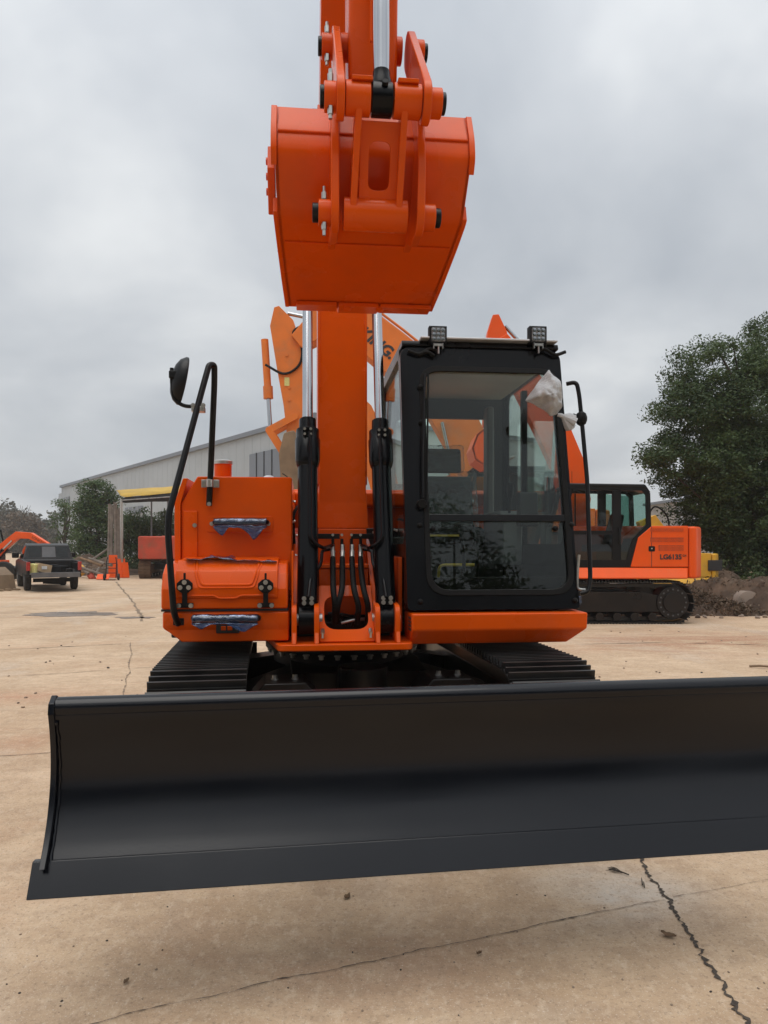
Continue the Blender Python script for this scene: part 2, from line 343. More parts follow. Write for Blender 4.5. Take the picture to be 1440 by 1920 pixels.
def bolt_mesh(r, h, m='zinc', n=6, washer=True):
    b = MB()
    if washer: b.cyl((0, 0, 0), (0, 0, h * .3), r * 1.35, n=12)
    b.cyl((0, 0, h * .3), (0, 0, h), r, r * .92, n=n); return b.mesh('bolt', m, 30)
# ------------------------------------------------------------------ ground
g = MB(); n_ = 60
gv = [(x, y, 0) for x in (-240, -60, -20, -8, 0, 8, 20, 60, 240) for y in (-120, -40, -6, 0, 6, 16, 40, 120, 380)]
me = bpy.data.meshes.new('ground'); me.from_pydata(gv, [], [(i * 9 + j, (i + 1) * 9 + j, (i + 1) * 9 + j + 1, i * 9 + j + 1) for i in range(8) for j in range(8)]); me.materials.append(MATS['yard'])
ground = put(me, 'ground'); ground['kind'] = 'structure'
def ribbon(name, pxs, wd, m, z=.004, jag=.5, step=.05):
    P = [Gp(*p) for p in pxs]; Q = []
    for a, b in zip(P[:-1], P[1:]):
        k = max(2, int((b - a).length / step)); Q += [a.lerp(b, i / k) for i in range(k)]
    Q.append(P[-1]); vs = []; fs = []; off = 0
    for i, p in enumerate(Q):
        d = (Q[min(i + 1, len(Q) - 1)] - Q[max(i - 1, 0)]).normalized(); nn = Vector((-d.y, d.x, 0))
        off = off * .7 + random.gauss(0, wd * jag); hw = wd * (.18 + abs(random.gauss(.45, .6)))
        vs += [tuple(p + nn * (off + hw) + Vector((0, 0, z))), tuple(p + nn * (off - hw) + Vector((0, 0, z)))]
        if i: fs.append((2 * i - 2, 2 * i - 1, 2 * i + 1, 2 * i))
    me = bpy.data.meshes.new(name); me.from_pydata(vs, [], fs); me.materials.append(MATS[m]); return put(me, name, ground)
ribbon('crack', [(1195, 1600), (1205, 1612), (1213, 1635), (1238, 1668), (1255, 1690), (1272, 1722), (1288, 1752), (1310, 1782), (1330, 1812), (1348, 1845), (1375, 1885), (1395, 1915), (1420, 1960)], .0078, 'crack', jag=.75, step=.011)
ribbon('crack', [(150, 1925), (280, 1892), (430, 1860), (530, 1837), (600, 1825), (710, 1802), (800, 1780), (895, 1762), (980, 1742), (1120, 1712), (1245, 1688)], .0018, 'crack', jag=1.2, step=.02)
ribbon('crack', [(1262, 1683), (1340, 1669), (1440, 1650), (1500, 1640)], .0014, 'crack', jag=.9, step=.02)
ribbon('crack', [(217, 1091), (232, 1108), (250, 1129), (262, 1150), (266, 1165)], .03, 'joint', jag=.4, step=.15)
ribbon('crack', [(244, 1205), (246, 1228), (240, 1247), (245, 1259), (236, 1275), (231, 1300), (228, 1330)], .007, 'joint', jag=.7, step=.06)
ribbon('crack', [(-40, 1421), (20, 1417), (95, 1412), (150, 1408)], .0035, 'crack', jag=.6, step=.04)
ribbon('expansion_joint', [(-60, 1272), (100, 1264), (300, 1250), (420, 1243)], .007, 'joint', jag=.4, step=.1)
ribbon('expansion_joint', [(-60, 1221), (100, 1214), (260, 1206)], .012, 'joint', jag=.4, step=.15)
ribbon('expansion_joint', [(1080, 1208), (1250, 1205), (1460, 1210)], .012, 'joint', jag=.5, step=.15)

# ------------------------------------------------------------------ the new excavator with the dozer blade
CX, CY, PSI = -.31, 5.53, R(6)
UCX, UPSI = -.25, R(8.7)
c_, s_ = math.cos(PSI), math.sin(PSI)
def L(px, py, v):
    """point of the swung upper body (u right, v away, z up) seen at a photo pixel, at local depth v"""
    k = (px - HX) / F; u = (k * (CY + v * c_) - CX + v * s_) / (c_ - k * s_); d = CY + u * s_ + v * c_
    return Vector((u, v, EYE - (py - HY) / F * d))
EX = thing('excavator', 'large new orange excavator with black dozer blade and raised bucket facing the camera', 'excavator', (CX, CY, 0))
def up(mb, name, m, bevel=0, smooth=32, label=None, seg=2): return mb.obj(name, m, EX, bevel, smooth, PSI, None, label, seg)
def lo(mb, name, m, bevel=0, smooth=32, label=None): return mb.obj(name, m, EX, bevel, smooth, UPSI, (UCX - CX, 0, 0), label)
BOLT = bolt_mesh(.010, .013); BOLT_S = bolt_mesh(.0065, .009); BOLT_B = bolt_mesh(.017, .03, 'steel')
FWD = (R(90), 0, 0)      # +z of the bolt to -y (towards the camera)
def bolt(parent, p, me=BOLT, rot=FWD, name='bolt'): return put(me, name, parent, p, rot=rot)

# --- undercarriage
def shoe_mesh(wd, pitch, m, g=.040):
    b = MB(); b.bx(-pitch * .455, pitch * .455, -wd / 2, wd / 2, -.008, .006)
    for k in (-.33, 0., .33):
        x = k * pitch; b.prism([(x - .011, .006), (x + .011, .006), (x + .006, g), (x - .006, g)], 'y', -wd / 2, wd / 2)
    return b.mesh('track_shoe', m, 25)
def track(parent, side, wd, gauge, half, r, zc, count, m, fm, attach, shoes=True, lab=None):
    """one crawler: belt core, then each shoe; x = travel axis of the local frame given by attach"""
    per = 4 * half + 2 * math.pi * r; b = MB()
    prof = [(half + (r - .03) * math.cos(a), zc + (r - .03) * math.sin(a)) for a in np.linspace(-math.pi / 2, math.pi / 2, 10)] + [(-half + (r - .03) * math.cos(a), zc + (r - .03) * math.sin(a)) for a in np.linspace(math.pi / 2, 1.5 * math.pi, 10)]
    inner = [(half + (r - .09) * math.cos(a), zc + (r - .09) * math.sin(a)) for a in np.linspace(-math.pi / 2, math.pi / 2, 10)] + [(-half + (r - .09) * math.cos(a), zc + (r - .09) * math.sin(a)) for a in np.linspace(math.pi / 2, 1.5 * math.pi, 10)]
    y0 = side * gauge; hw = wd * .16 if shoes else wd * .5
    b.ring([(x, y0 - hw, z) for x, z in prof], [(x, y0 - hw, z) for x, z in inner], (0, 2 * hw, 0))
    t = attach(b, 'crawler_track', m)
    if not shoes: return t
    pitch = per / count; sm = shoe_mesh(wd, pitch, m)
    for i in range(count):
        s = (i + .3) * pitch
        if s < 2 * half: x, z, a = half - s, zc + r, math.pi
        elif s < 2 * half + math.pi * r: q = (s - 2 * half) / r; x, z, a = -half - r * math.sin(q), zc + r * math.cos(q), math.pi - q
        elif s < 4 * half + math.pi * r: x, z, a = -half + (s - 2 * half - math.pi * r), zc - r, 0
        else: q = (s - 4 * half - math.pi * r) / r; x, z, a = half + r * math.sin(q), zc - r * math.cos(q), -q
        o = put(sm, 'track_shoe', t, (x, y0, z))
        o.rotation_euler = (math.pi, a, 0)
    return t
# the tracks are laid along local x, so turn them by a further -90 degrees (x -> towards the camera)
def lo_track(b, name, m): return b.obj(name, m, EX, 0, 32, UPSI - math.pi / 2, (UCX - CX, 0, 0))
for sd_ in (-1, 1): track(EX, sd_, .50, .96, 1.36, .375, .42, 44, 'track_steel', None, lo_track)
for sd_ in (-1, 1):
    b = MB(); u = sd_ * .96
    b.prism([(-1.25, .25), (1.25, .25), (1.25, .58), (.9, .64), (-.9, .64), (-1.25, .58)], 'x', u - .12, u + .12)
    b.cyl((u - .09, -1.36, .42), (u + .09, -1.36, .42), .29, n=28); b.cyl((u - .09, 1.36, .42), (u + .09, 1.36, .42), .28, n=28)
    for k in range(7): b.cyl((u - .13, -1.0 + k * .33, .17), (u + .13, -1.0 + k * .33, .17), .085, n=14)
    lo(b, 'track_frame', 'underframe', .008)
b = MB()
b.prism([(-.62, .40), (.62, .40), (.62, .66), (.3, .70), (-.3, .70), (-.62, .66)], 'x', -.45, .45)
for sx in (-1, 1):
    for sy in (-1, 1):
        b.add([(sx * .35, sy * .2, .69), (sx * .35, sy * .62, .66), (sx * .86, sy * 1.0, .55), (sx * .86, sy * .55, .57), (sx * .35, sy * .2, .36), (sx * .35, sy * .62, .36), (sx * .86, sy * 1.0, .3), (sx * .86, sy * .55, .3)],
              [(0, 1, 2, 3), (4, 7, 6, 5), (0, 4, 5, 1), (1, 5, 6, 2), (2, 6, 7, 3), (3, 7, 4, 0)])
carbody = lo(b, 'car_body', 'underframe', .01)
b = MB(); b.cyl((0, 0, .66), (0, 0, .76), .50, n=48); b.cyl((0, 0, .76), (0, 0, .80), .56, n=48); b.cyl((0, 0, .80), (0, 0, .835), .545, n=48); b.cyl((0, 0, .835), (0, 0, .90), .50, n=40)
ringo = up(b, 'swing_bearing', 'black_satin', .004)
for k in range(30):
    a = 2 * math.pi * k / 30; bolt(ringo, (.53 * math.cos(a), .53 * math.sin(a), .752), BOLT_B, (math.pi, 0, 0))
    a += math.pi / 30; bolt(ringo, (.475 * math.cos(a), .475 * math.sin(a), .70), BOLT_B, (math.pi, 0, 0))
b = MB(); b.box((0, -.5625, .833), (.066, .004, .045)); up(b, 'warning_plate', 'sticker')
# bolted clevis brackets that carry the blade arms
for sx in (-1, 1):
    b = MB(); u = sx * .50
    b.prism([(u - .20, .33), (u + .20, .33), (u + .20, .60), (u + .12, .69), (u - .12, .69), (u - .20, .60)], 'y', -1.12, -.80)
    o = lo(b, 'blade_bracket', 'underframe', .012)
    for dx in (-.06, .06): bolt(o, (u + dx, -1.0, .688), BOLT_B, (0, 0, 0))
    b = MB(); b.prism(thick([(-1.0, .45), (-1.6, .47), (-2.3, .60), (-2.84, .66)], [.09, .10, .09, .10]), 'x', u - .055, u + .055); lo(b, 'blade_arm', 'underframe', .008)
    b = MB(); b.cyl((sx * .22, -1.0, .55), (sx * .22, -1.9, .62), .06, n=18); b.cyl((sx * .22, -1.9, .62), (sx * .22, -2.84, .74), .032, n=14); lo(b, 'blade_cylinder', 'black_satin')
# grease lines and centre drum
b = MB(); b.cyl((0, -.75, .40), (0, -.75, .72), .16, n=24); lo(b, 'swivel_guard', 'underframe', .01)

# --- dozer blade (concave mould board), square to the tracks
V0 = -2.985
prof = [(.012, .992), (.004, .965), (.022, .90), (.034, .83), (.034, .76), (.020, .69), (-.008, .62), (-.046, .56), (-.092, .503)]
profE = [(p.x, p.y) for p in spline(prof, 5)]
prof = [(.010, .965), (.006, .94), (.030, .88), (.046, .82), (.050, .76), (.040, .69), (.014, .62), (-.022, .56), (-.066, .498)]
prof = [(p.x, p.y) for p in spline(prof, 5)]
b = MB(); W_ = 1.27; npf = len(prof)
fr = [(V0 + v, z) for v, z in prof]; bk = [(V0 + v + .022, z + .002) for v, z in prof]
WE = {-1: -W_, 1: 1.315}
b.prism(fr + bk[::-1], 'x', -W_, WE[1])
blade = lo(b, 'dozer_blade', 'blade_paint', 0, 40)
b = MB(); b.cyl((-W_, V0 + .034, .970), (WE[1], V0 + .034, .970), .034, n=28); b.obj('top_tube', 'blade_paint', blade)
b = MB(); b.prism([(V0 - .064, .514), (V0 - .126, .422), (V0 - .100, .420), (V0 - .038, .512)], 'x', -1.318, 1.36); b.obj('cutting_edge', 'blade_paint', blade, .003)
for sx in (-1, 1):
    b = MB(); ep = [(V0 + v - .014, z) for v, z in profE[6:]] ; ep = [(V0 + .075, .96), (V0 + .066, .995), (V0 + .034, 1.01), (V0 - .004, .99), (V0 - .012, .955)] + ep
    ep += [(V0 - .02, .50), (V0 + .12, .60), (V0 + .13, .85)]
    b.prism(ep, 'x', WE[sx], WE[sx] + sx * .018); b.obj('end_plate', 'blade_paint', blade, .005)
    b = MB(); rad = []; pth = []
    for i in range(6, npf, 1): pth.append((WE[sx] - sx * (.004 + random.uniform(-.0015, .0015)), V0 + prof[i][0] - .003, prof[i][1])); rad.append(random.uniform(.0038, .0075))
    b.tube(pth, rad, 8); b.obj('weld_bead', 'blade_paint', blade)
b = MB(); b.bx(-1.1, 1.1, V0 + .125, V0 + .2, .66, .82); b.bx(-.6, -.4, V0 + .12, V0 + .22, .55, .90); b.bx(.4, .6, V0 + .12, V0 + .22, .55, .90); b.obj('back_stiffener', 'blade_paint', blade, .006)

# --- swing frame front with cylinder lugs
b = MB(); b.prism(roundpoly([(-.425, -1.24), (.345, -1.24), (.50, -.4), (.50, 1.9), (-.58, 1.9), (-.58, -.4)], .05), 'z', .885, .925)
frame = up(b, 'swing_frame', 'orange', .008)
for u0, tall in ((-.335, True), (-.205, False), (.150, False), (.268, False)):
    b = MB(); b.prism(roundpoly([(-1.20, .925), (-1.20, 1.14), (-.98, 1.15), (-.5, 1.50), (-.1, 1.62), (.1, .925)], [.01, .07, .05, .05, .03, .01]), 'x', u0 - .015, u0 + .015)
    b.prism([(-1.235, .926), (-1.20, .926), (-1.20, .99)], 'x', u0 - .012, u0 + .012)
    b.obj('lug_plate', 'orange', frame, .005)
b = MB(); b.prism([(-1.14, 1.08), (-1.10, 1.46), (-1.03, 1.46), (-1.0, 1.1)], 'x', -.352, -.340); b.obj('guide_plate', 'orange', frame, .003)
# sloped cover with the rounded hose opening
o2 = roundpoly([(-.188, 0), (.134, 0), (.134, .42), (-.188, .42)], .012, 6); i2 = roundpoly([(-.158, .085), (.104, .085), (.104, .335), (-.158, .335)], .08, 6)
A0, A1 = Vector((0, -1.19, .935)), Vector((0, -.80, 1.36)); ax = (A1 - A0).normalized(); nrm = Vector((0, -ax.z, ax.y))
b = MB(); b.ring([A0 + Vector((x, 0, 0)) + ax * t for x, t in o2], [A0 + Vector((x, 0, 0)) + ax * t for x, t in i2], -nrm * .014)
b.obj('hose_cover', 'orange', frame, .003)
b = MB(); b.bx(-.185, .13, -.80, -.45, 1.345, 1.375); b.obj('front_step_plate', 'orange', frame, .008)
b = MB(); b.bx(-.186, .131, -.62, -.585, 1.37, 1.60); b.obj('upper_face_plate', 'orange', frame, .006)
b = MB(); b.bx(-.184, .129, -.79, -.77, 1.05, 1.343); b.obj('lower_face_plate', 'orange', frame, .006)
b = MB(); b.bx(-.19, .14, -.70, -.6, .93, 1.34); b.obj('hose_well', 'interior_dark', frame)
for px in (605, 695):
    p = L(px, 1190, -1.20); b = MB(); b.cyl((p.x, -1.175, 1.0), (p.x, -1.205, .985), .012, n=8); b.cyl((p.x, -1.2, .99), (p.x, -1.2, .955), .007, n=8); b.obj('grease_fitting', 'zinc', frame)
for x0, y0, x1, y1 in ((615, 1150, 668, 1158), (640, 1168, 690, 1160), (625, 1140, 650, 1172), (672, 1140, 660, 1175)):
    b = MB(); p, q = L(x0, y0, -.93), L(x1, y1, -.9); b.tube(fillet([p, (p + q) / 2 + Vector((0, -.02, .01)), q], .03), .009, 8); b.obj('hose_elbow', 'black_satin' if x0 != 640 else 'steel', frame)

# --- boom
bm = roundpoly([(-.28, 1.18), (-.46, 1.30), (-.535, 1.60), (-.50, 2.6), (-.50, 3.3), (-.62, 3.95), (-1.15, 4.75), (-1.78, 5.60), (-1.93, 5.66), (-2.02, 5.78), (-1.96, 5.92), (-1.75, 5.95), (-1.0, 5.25), (-.2, 4.35), (.02, 3.6), (-.02, 2.6), (-.10, 1.60), (-.12, 1.25)], .05, 4)
UB = -.022; b = MB(); b.prism(bm, 'x', UB - .157, UB + .157)
boom = up(b, 'boom', 'orange', .006)
b = MB(); b.add([(UB - .172, -.545, 1.605), (UB + .172, -.545, 1.605), (UB + .159, -.522, 1.85), (UB - .159, -.522, 1.85), (UB - .172, -.2, 1.605), (UB + .172, -.2, 1.605), (UB + .159, -.2, 1.85), (UB - .159, -.2, 1.85)],
               [(0, 1, 2, 3), (4, 7, 6, 5), (0, 4, 5, 1), (1, 5, 6, 2), (2, 6, 7, 3), (3, 7, 4, 0)]); b.obj('boom_foot_flare', 'orange', boom, .004)
for sx in (-1, 1):
    b = MB(); b.cyl((UB + sx * .155, -.38, 3.42), (UB + sx * .31, -.38, 3.42), .085, n=24); b.obj('cylinder_pin_boss', 'orange', boom, .004)
    b = MB(); b.bx(UB + sx * .157 - .009, UB + sx * .157 + .009, -.50 - .008, -.02, 1.9, 3.3); b.obj('side_flange', 'orange', boom, .003)
    b = MB(); b.cyl((UB + sx * .17, -.3, 1.27), (UB + sx * .215, -.3, 1.27), .07, n=20); b.obj('foot_pin', 'steel', boom)
b = MB(); b.cyl((UB - .2, -1.9, 5.79), (UB + .2, -1.9, 5.79), .08, n=20); b.obj('arm_pin', 'steel', boom)
# hose bracket across the boom foot, four hoses with fittings, hard lines to the cylinders
b = MB()
for a0, a1 in ((590, 637), (658, 706)):
    p, q = L(a0, 1007, -.66), L(a1, 1007, -.66); b.bx(p.x, q.x, -.672, -.660, p.z - .012, p.z + .022)
for px in (624, 641, 659, 676):
    p = L(px, 1010, -.66); b.bx(p.x - .01, p.x + .01, -.668, -.654, p.z - .10, p.z)
hb = up(b, 'hose_bracket', 'black_satin', .003)
for px in (624, 641, 659, 676): bolt(hb, L(px, 1003, -.673), BOLT_S)
for i, (x0, x1, x2) in enumerate(((624, 625, 628), (642, 641, 633), (660, 664, 672), (676, 682, 690))):
    P = [L(x0, 1046, -.76), L(x0 + .2 * (x1 - x0), 1070, -.86), L(x1, 1105, -1.02), L(x2, 1138, -1.05), L(x2 - 2, 1168, -.95)]
    b = MB(); b.tube(spline(P, 10), .0165, 12); ho = up(b, 'hydraulic_hose', 'rubber')
    sp = spline(P, 26); b = MB()
    for k in range(4, 88, 4): b.tube([sp[k], sp[k + 2]], .0182, 12)
    b.obj('spiral_guard', 'rubber', ho)
    t = L(x0, 1030, -.73); b = MB(); b.cyl(t + Vector((0, .012, .03)), t + Vector((0, .004, -.01)), .014, n=6); b.cyl(t + Vector((0, .004, -.01)), t + Vector((0, 0, -.02)), .018, n=6); b.cyl(t + Vector((0, 0, -.02)), P[0] + Vector((0, 0, -.02)), .0155, n=12); b.obj('hose_fitting', 'zinc', ho)

# --- boom cylinders
for sx, px in ((-1, 577), (1, 724)):
    u = UB + sx * .234; A = Vector((u, -1.06, 1.05)); B = Vector((u, -.38, 3.42)); d = (B - A).normalized()
    def at(z): return A + d * ((z - A.z) / d.z)
    b = MB(); b.cyl((u - .055, -1.06, 1.05), (u + .055, -1.06, 1.05), .085, n=24); b.cyl(at(1.08), at(2.02), .062, n=28)
    cylo = up(b, 'boom_cylinder', 'black_paint', .003)
    b = MB(); b.lathe(at(1.98), d, [(0, .062), (.015, .070), (.05, .078), (.19, .080), (.20, .074), (.255, .074), (.26, .056), (.33, .054), (.335, .048)], 28); b.obj('cylinder_head', 'black_paint', cylo)
    b = MB(); b.cyl(at(2.2), at(3.4), .0335, n=28); b.cyl((u - .05, -.38, 3.42), (u + .05, -.38, 3.42), .075, n=24); b.obj('piston_rod', 'chrome', cylo)
    f = Vector((0, -d.z, d.y)); 
    # hard line along the front of the barrel
    s0 = sx * -.012
    path = [at(2.18) + f * .086 + Vector((s0, 0, 0)), at(2.0) + f * .098 + Vector((s0, 0, 0)), at(1.62) + f * .090 + Vector((s0, 0, 0)), at(1.50) + f * .095 + Vector((s0, 0, 0)), at(1.47) + f * .05 + Vector((-sx * .09, 0, -.01)), L(625 if sx < 0 else 676, 1022, -.70)]
    b = MB(); b.tube(fillet(path, .05, 7), .0115, 10); b.obj('hard_line', 'black_paint', cylo)
    path = [L(618 if sx < 0 else 682, 1030, -.72), L(604 if sx < 0 else 697, 1032, -.76), L(602 if sx < 0 else 699, 1058, -.88), L(582 if sx < 0 else 719, 1085, -1.05), L(578 if sx < 0 else 724, 1120, -1.14)]
    b = MB(); b.tube(fillet(path, .05, 7), .0105, 10); b.obj('hard_line', 'black_paint', cylo)
    b = MB(); q = at(2.185) + f * .080; b.box(q, (.062, .03, .06)); b.obj('port_block', 'black_paint', cylo, .004)
    for dx in (-.019, .019):
        for dz in (-.016, .016): bolt(cylo, q + Vector((dx, -.015, dz)), BOLT_S)
    b = MB(); q = at(1.145) + f * .075; b.box(q, (.075, .04, .05)); b.obj('port_block', 'black_paint', cylo, .004)
    for dx in (-.022, .022):
        for dz in (-.012, .014): bolt(cylo, q + Vector((dx, -.02, dz)), BOLT)
    b = MB(); b.cyl((u - .085, -1.06, 1.05), (u + .085, -1.06, 1.05), .036, n=16); b.obj('foot_pin', 'steel', cylo)

# --- arm hanging from the boom tip
UA = .035
b = MB(); b.prism(roundpoly([(-2.05, 3.45), (-2.15, 3.62), (-2.20, 4.1), (-2.19, 5.2), (-2.12, 6.05), (-2.0, 6.35), (-1.85, 6.3), (-1.72, 5.75), (-1.78, 5.2), (-1.86, 4.1), (-1.90, 3.6), (-1.95, 3.45)], .04, 4), 'x', UA - .112, UA + .112)
arm = up(b, 'arm', 'orange', .022, seg=3)
b = MB(); b.cyl((UA - .15, -2.0, 3.50), (UA + .15, -2.0, 3.50), .075, n=24); b.obj('arm_end_boss', 'orange', arm, .004)
b = MB(); b.cyl((UA - .145, -2.04, 3.82), (UA + .145, -2.04, 3.82), .06, n=24); b.obj('link_boss', 'orange', arm, .004)
b = MB(); b.bx(UA - .016, UA - .008, -2.206, -2.19, 3.75, 5.2); b.obj('seam_bead', 'orange', arm, .002)
for z in (3.83, 4.2): 
    b = MB(); b.bx(UA - .135, UA - .11, -2.05, -2.02, z, z + .05); b.obj('hose_clip', 'orange', arm, .003)
# bucket cylinder in front of the arm
RP = L(716, 188, -2.50); KP = L(703, 404, -2.30); IP = Vector((UA, -2.04, 3.82))
RP.x = UA + .004; KP.x = UA - .005
b = MB(); top = Vector((RP.x, -2.42, 5.6)); dd = (top - RP).normalized()
b.cyl(RP + dd * .75, top, .062, n=24); b.cyl(RP + dd * .75, RP + dd * .95, .072, n=24); bcyl = up(b, 'bucket_cylinder', 'orange', .003)
b = MB(); b.cyl(RP + dd * .11, RP + dd * .8, .033, n=28); b.obj('piston_rod', 'chrome', bcyl)
b = MB(); b.lathe(RP + dd * .05, dd, [(0, .045), (.025, .042), (.045, .036), (.07, .035)], 24); b.cyl(RP + Vector((-.042, 0, 0)), RP + Vector((.042, 0, 0)), .066, n=28); b.obj('rod_eye', 'black_paint', bcyl, .004)
b = MB(); b.cyl(RP + Vector((.008, -.062, .03)), RP + Vector((.008, -.074, .036)), .013, n=14); b.obj('grease_cap', 'rubber', bcyl)

# --- idler links, H link
def link_poly(a, b_, ra, rb, bul=0.):
    a, b_ = Vector(a), Vector(b_); d = (b_ - a); an = math.atan2(d.y, d.x); out = []
    for t in np.linspace(math.pi / 2, 1.5 * math.pi, 8): out.append((a.x + ra * math.cos(an + t), a.y + ra * math.sin(an + t)))
    for t in np.linspace(-math.pi / 2, math.pi / 2, 8): out.append((b_.x + rb * math.cos(an + t), b_.y + rb * math.sin(an + t)))
    return out
for sx in (-1, 1):
    u = UA + sx * .165 + (.02 if sx > 0 else -.0)
    b = MB(); b.prism(link_poly((IP.y, IP.z), (RP.y, RP.z), .085, .085), 'x', u - .017, u + .017); lk = up(b, 'idler_link', 'orange', .006)
    for P, r in ((IP, .055), (RP, .058)):
        b = MB(); b.cyl((u + sx * .015, P.y, P.z), (u + sx * .065, P.y, P.z), r, n=22); b.obj('pin_collar', 'orange', lk, .004)
        b = MB(); b.cyl((u + sx * .05, P.y, P.z), (u + sx * .082, P.y, P.z), r * .74, n=22); b.obj('pin_head', 'black_satin', lk, .004)
        if sx < 0:
            for sg in (-1, 1): b = MB(); b.cyl((u - .04, P.y - .02, P.z + sg * .05), (u - .04, P.y - .02, P.z + sg * .082), .012, n=6); b.cyl((u - .04, P.y - .02, P.z + sg * .075), (u - .04, P.y - .02, P.z + sg * .10), .008, n=8); b.obj('bolt', 'zinc', lk)
b = MB(); b.cyl(KP + Vector((-.138, 0, 0)), KP + Vector((.138, 0, 0)), .068, n=28)
hl = up(b, 'bucket_link', 'orange', .004)
for sx in (-1, 1): b = MB(); b.cyl(RP + Vector((sx * .047, 0, 0)), (UA + sx * .145 + (.02 if sx > 0 else 0), RP.y, RP.z), .066, n=28); b.obj('pin_tube', 'orange', hl, .004)
dk = (KP - RP); dk.x = 0; ln = dk.length; dk.normalize(); nf = Vector((0, dk.z, -dk.y)) ; nf = nf if nf.y < 0 else -nf
for sx in (-1, 1):
    b = MB(); a0 = RP + dk * .02 + Vector((sx * .093, 0, 0)); a1 = KP - dk * .02 + Vector((sx * .098, 0, 0)); h = .055
    b.add([a0 + Vector((-.014, 0, 0)) + nf * h, a0 + Vector((.014, 0, 0)) + nf * h, a1 + Vector((.014, 0, 0)) + nf * h, a1 + Vector((-.014, 0, 0)) + nf * h, a0 + Vector((-.014, 0, 0)) - nf * h, a0 + Vector((.014, 0, 0)) - nf * h, a1 + Vector((.014, 0, 0)) - nf * h, a1 + Vector((-.014, 0, 0)) - nf * h],
          [(0, 1, 2, 3), (4, 7, 6, 5), (0, 4, 5, 1), (1, 5, 6, 2), (2, 6, 7, 3), (3, 7, 4, 0)]); b.obj('rail', 'orange', hl, .005)
    b = MB(); q = RP + Vector((sx * .093 + .01, -.045, .052)); b.box(q, (.085, .05, .016), Matrix.Rotation(R(12), 3, 'X')); b.obj('stop_lip', 'orange', hl, .003)
o2 = roundpoly([(-.082, 0), (.082, 0), (.082, ln * .80), (-.082, ln * .80)], .004, 6); mid = ln * .44
b = MB(); c0 = RP + dk * .075 + nf * .012
i2 = roundpoly([(-.045, ln * .17), (.045, ln * .17), (.045, ln * .60), (-.045, ln * .60)], .035, 6)
b.ring([c0 + Vector((x, 0, 0)) + dk * t for x, t in o2], [c0 + Vector((x, 0, 0)) + dk * t for x, t in i2], -nf * .016); b.obj('web_plate', 'orange', hl, .002)

# --- bucket seen from below and behind
bp = [(p.x, p.y) for p in fillet([(-2.19, 3.44), (-2.255, 3.31), (-2.275, 3.205), (-2.12, 2.995), (-1.95, 2.943), (-1.65, 2.868), (-1.37, 2.814)], .035, 4)]
strap_ = [p for p in bp if p[1] > 3.19]; low_ = [p for p in bp if p[0] > -2.14]
def bw(v, z): t = min(1, max(0, (v + 2.25) / .9)); return .432 - .042 * t
UK = .030; b = MB(); nb = len(bp); vs = []; fs = []
for v, z in bp: h = bw(v, z); vs += [(UK - h, v, z), (UK + h, v, z)]
for i, (v, z) in enumerate(bp):
    t = Vector(bp[min(i + 1, nb - 1)]) - Vector(bp[max(i - 1, 0)]); t.normalize(); h = bw(v, z); vs += [(UK - h, v + t.y * -.02 if False else v + .014 * -t.y, z + .014 * t.x), (UK + h, v + .014 * -t.y, z + .014 * t.x)]
for i in range(nb - 1):
    fs += [(2 * i, 2 * i + 1, 2 * i + 3, 2 * i + 2), (2 * nb + 2 * i, 2 * nb + 2 * i + 2, 2 * nb + 2 * i + 3, 2 * nb + 2 * i + 1), (2 * i, 2 * i + 2, 2 * nb + 2 * i + 2, 2 * nb + 2 * i), (2 * i + 1, 2 * nb + 2 * i + 1, 2 * nb + 2 * i + 3, 2 * i + 3)]
fs += [(0, 2 * nb, 2 * nb + 1, 1), (2 * nb - 2, 2 * nb - 1, 4 * nb - 1, 4 * nb - 2)]
b.add(vs, fs); bucket = up(b, 'bucket', 'orange', 0, 22)
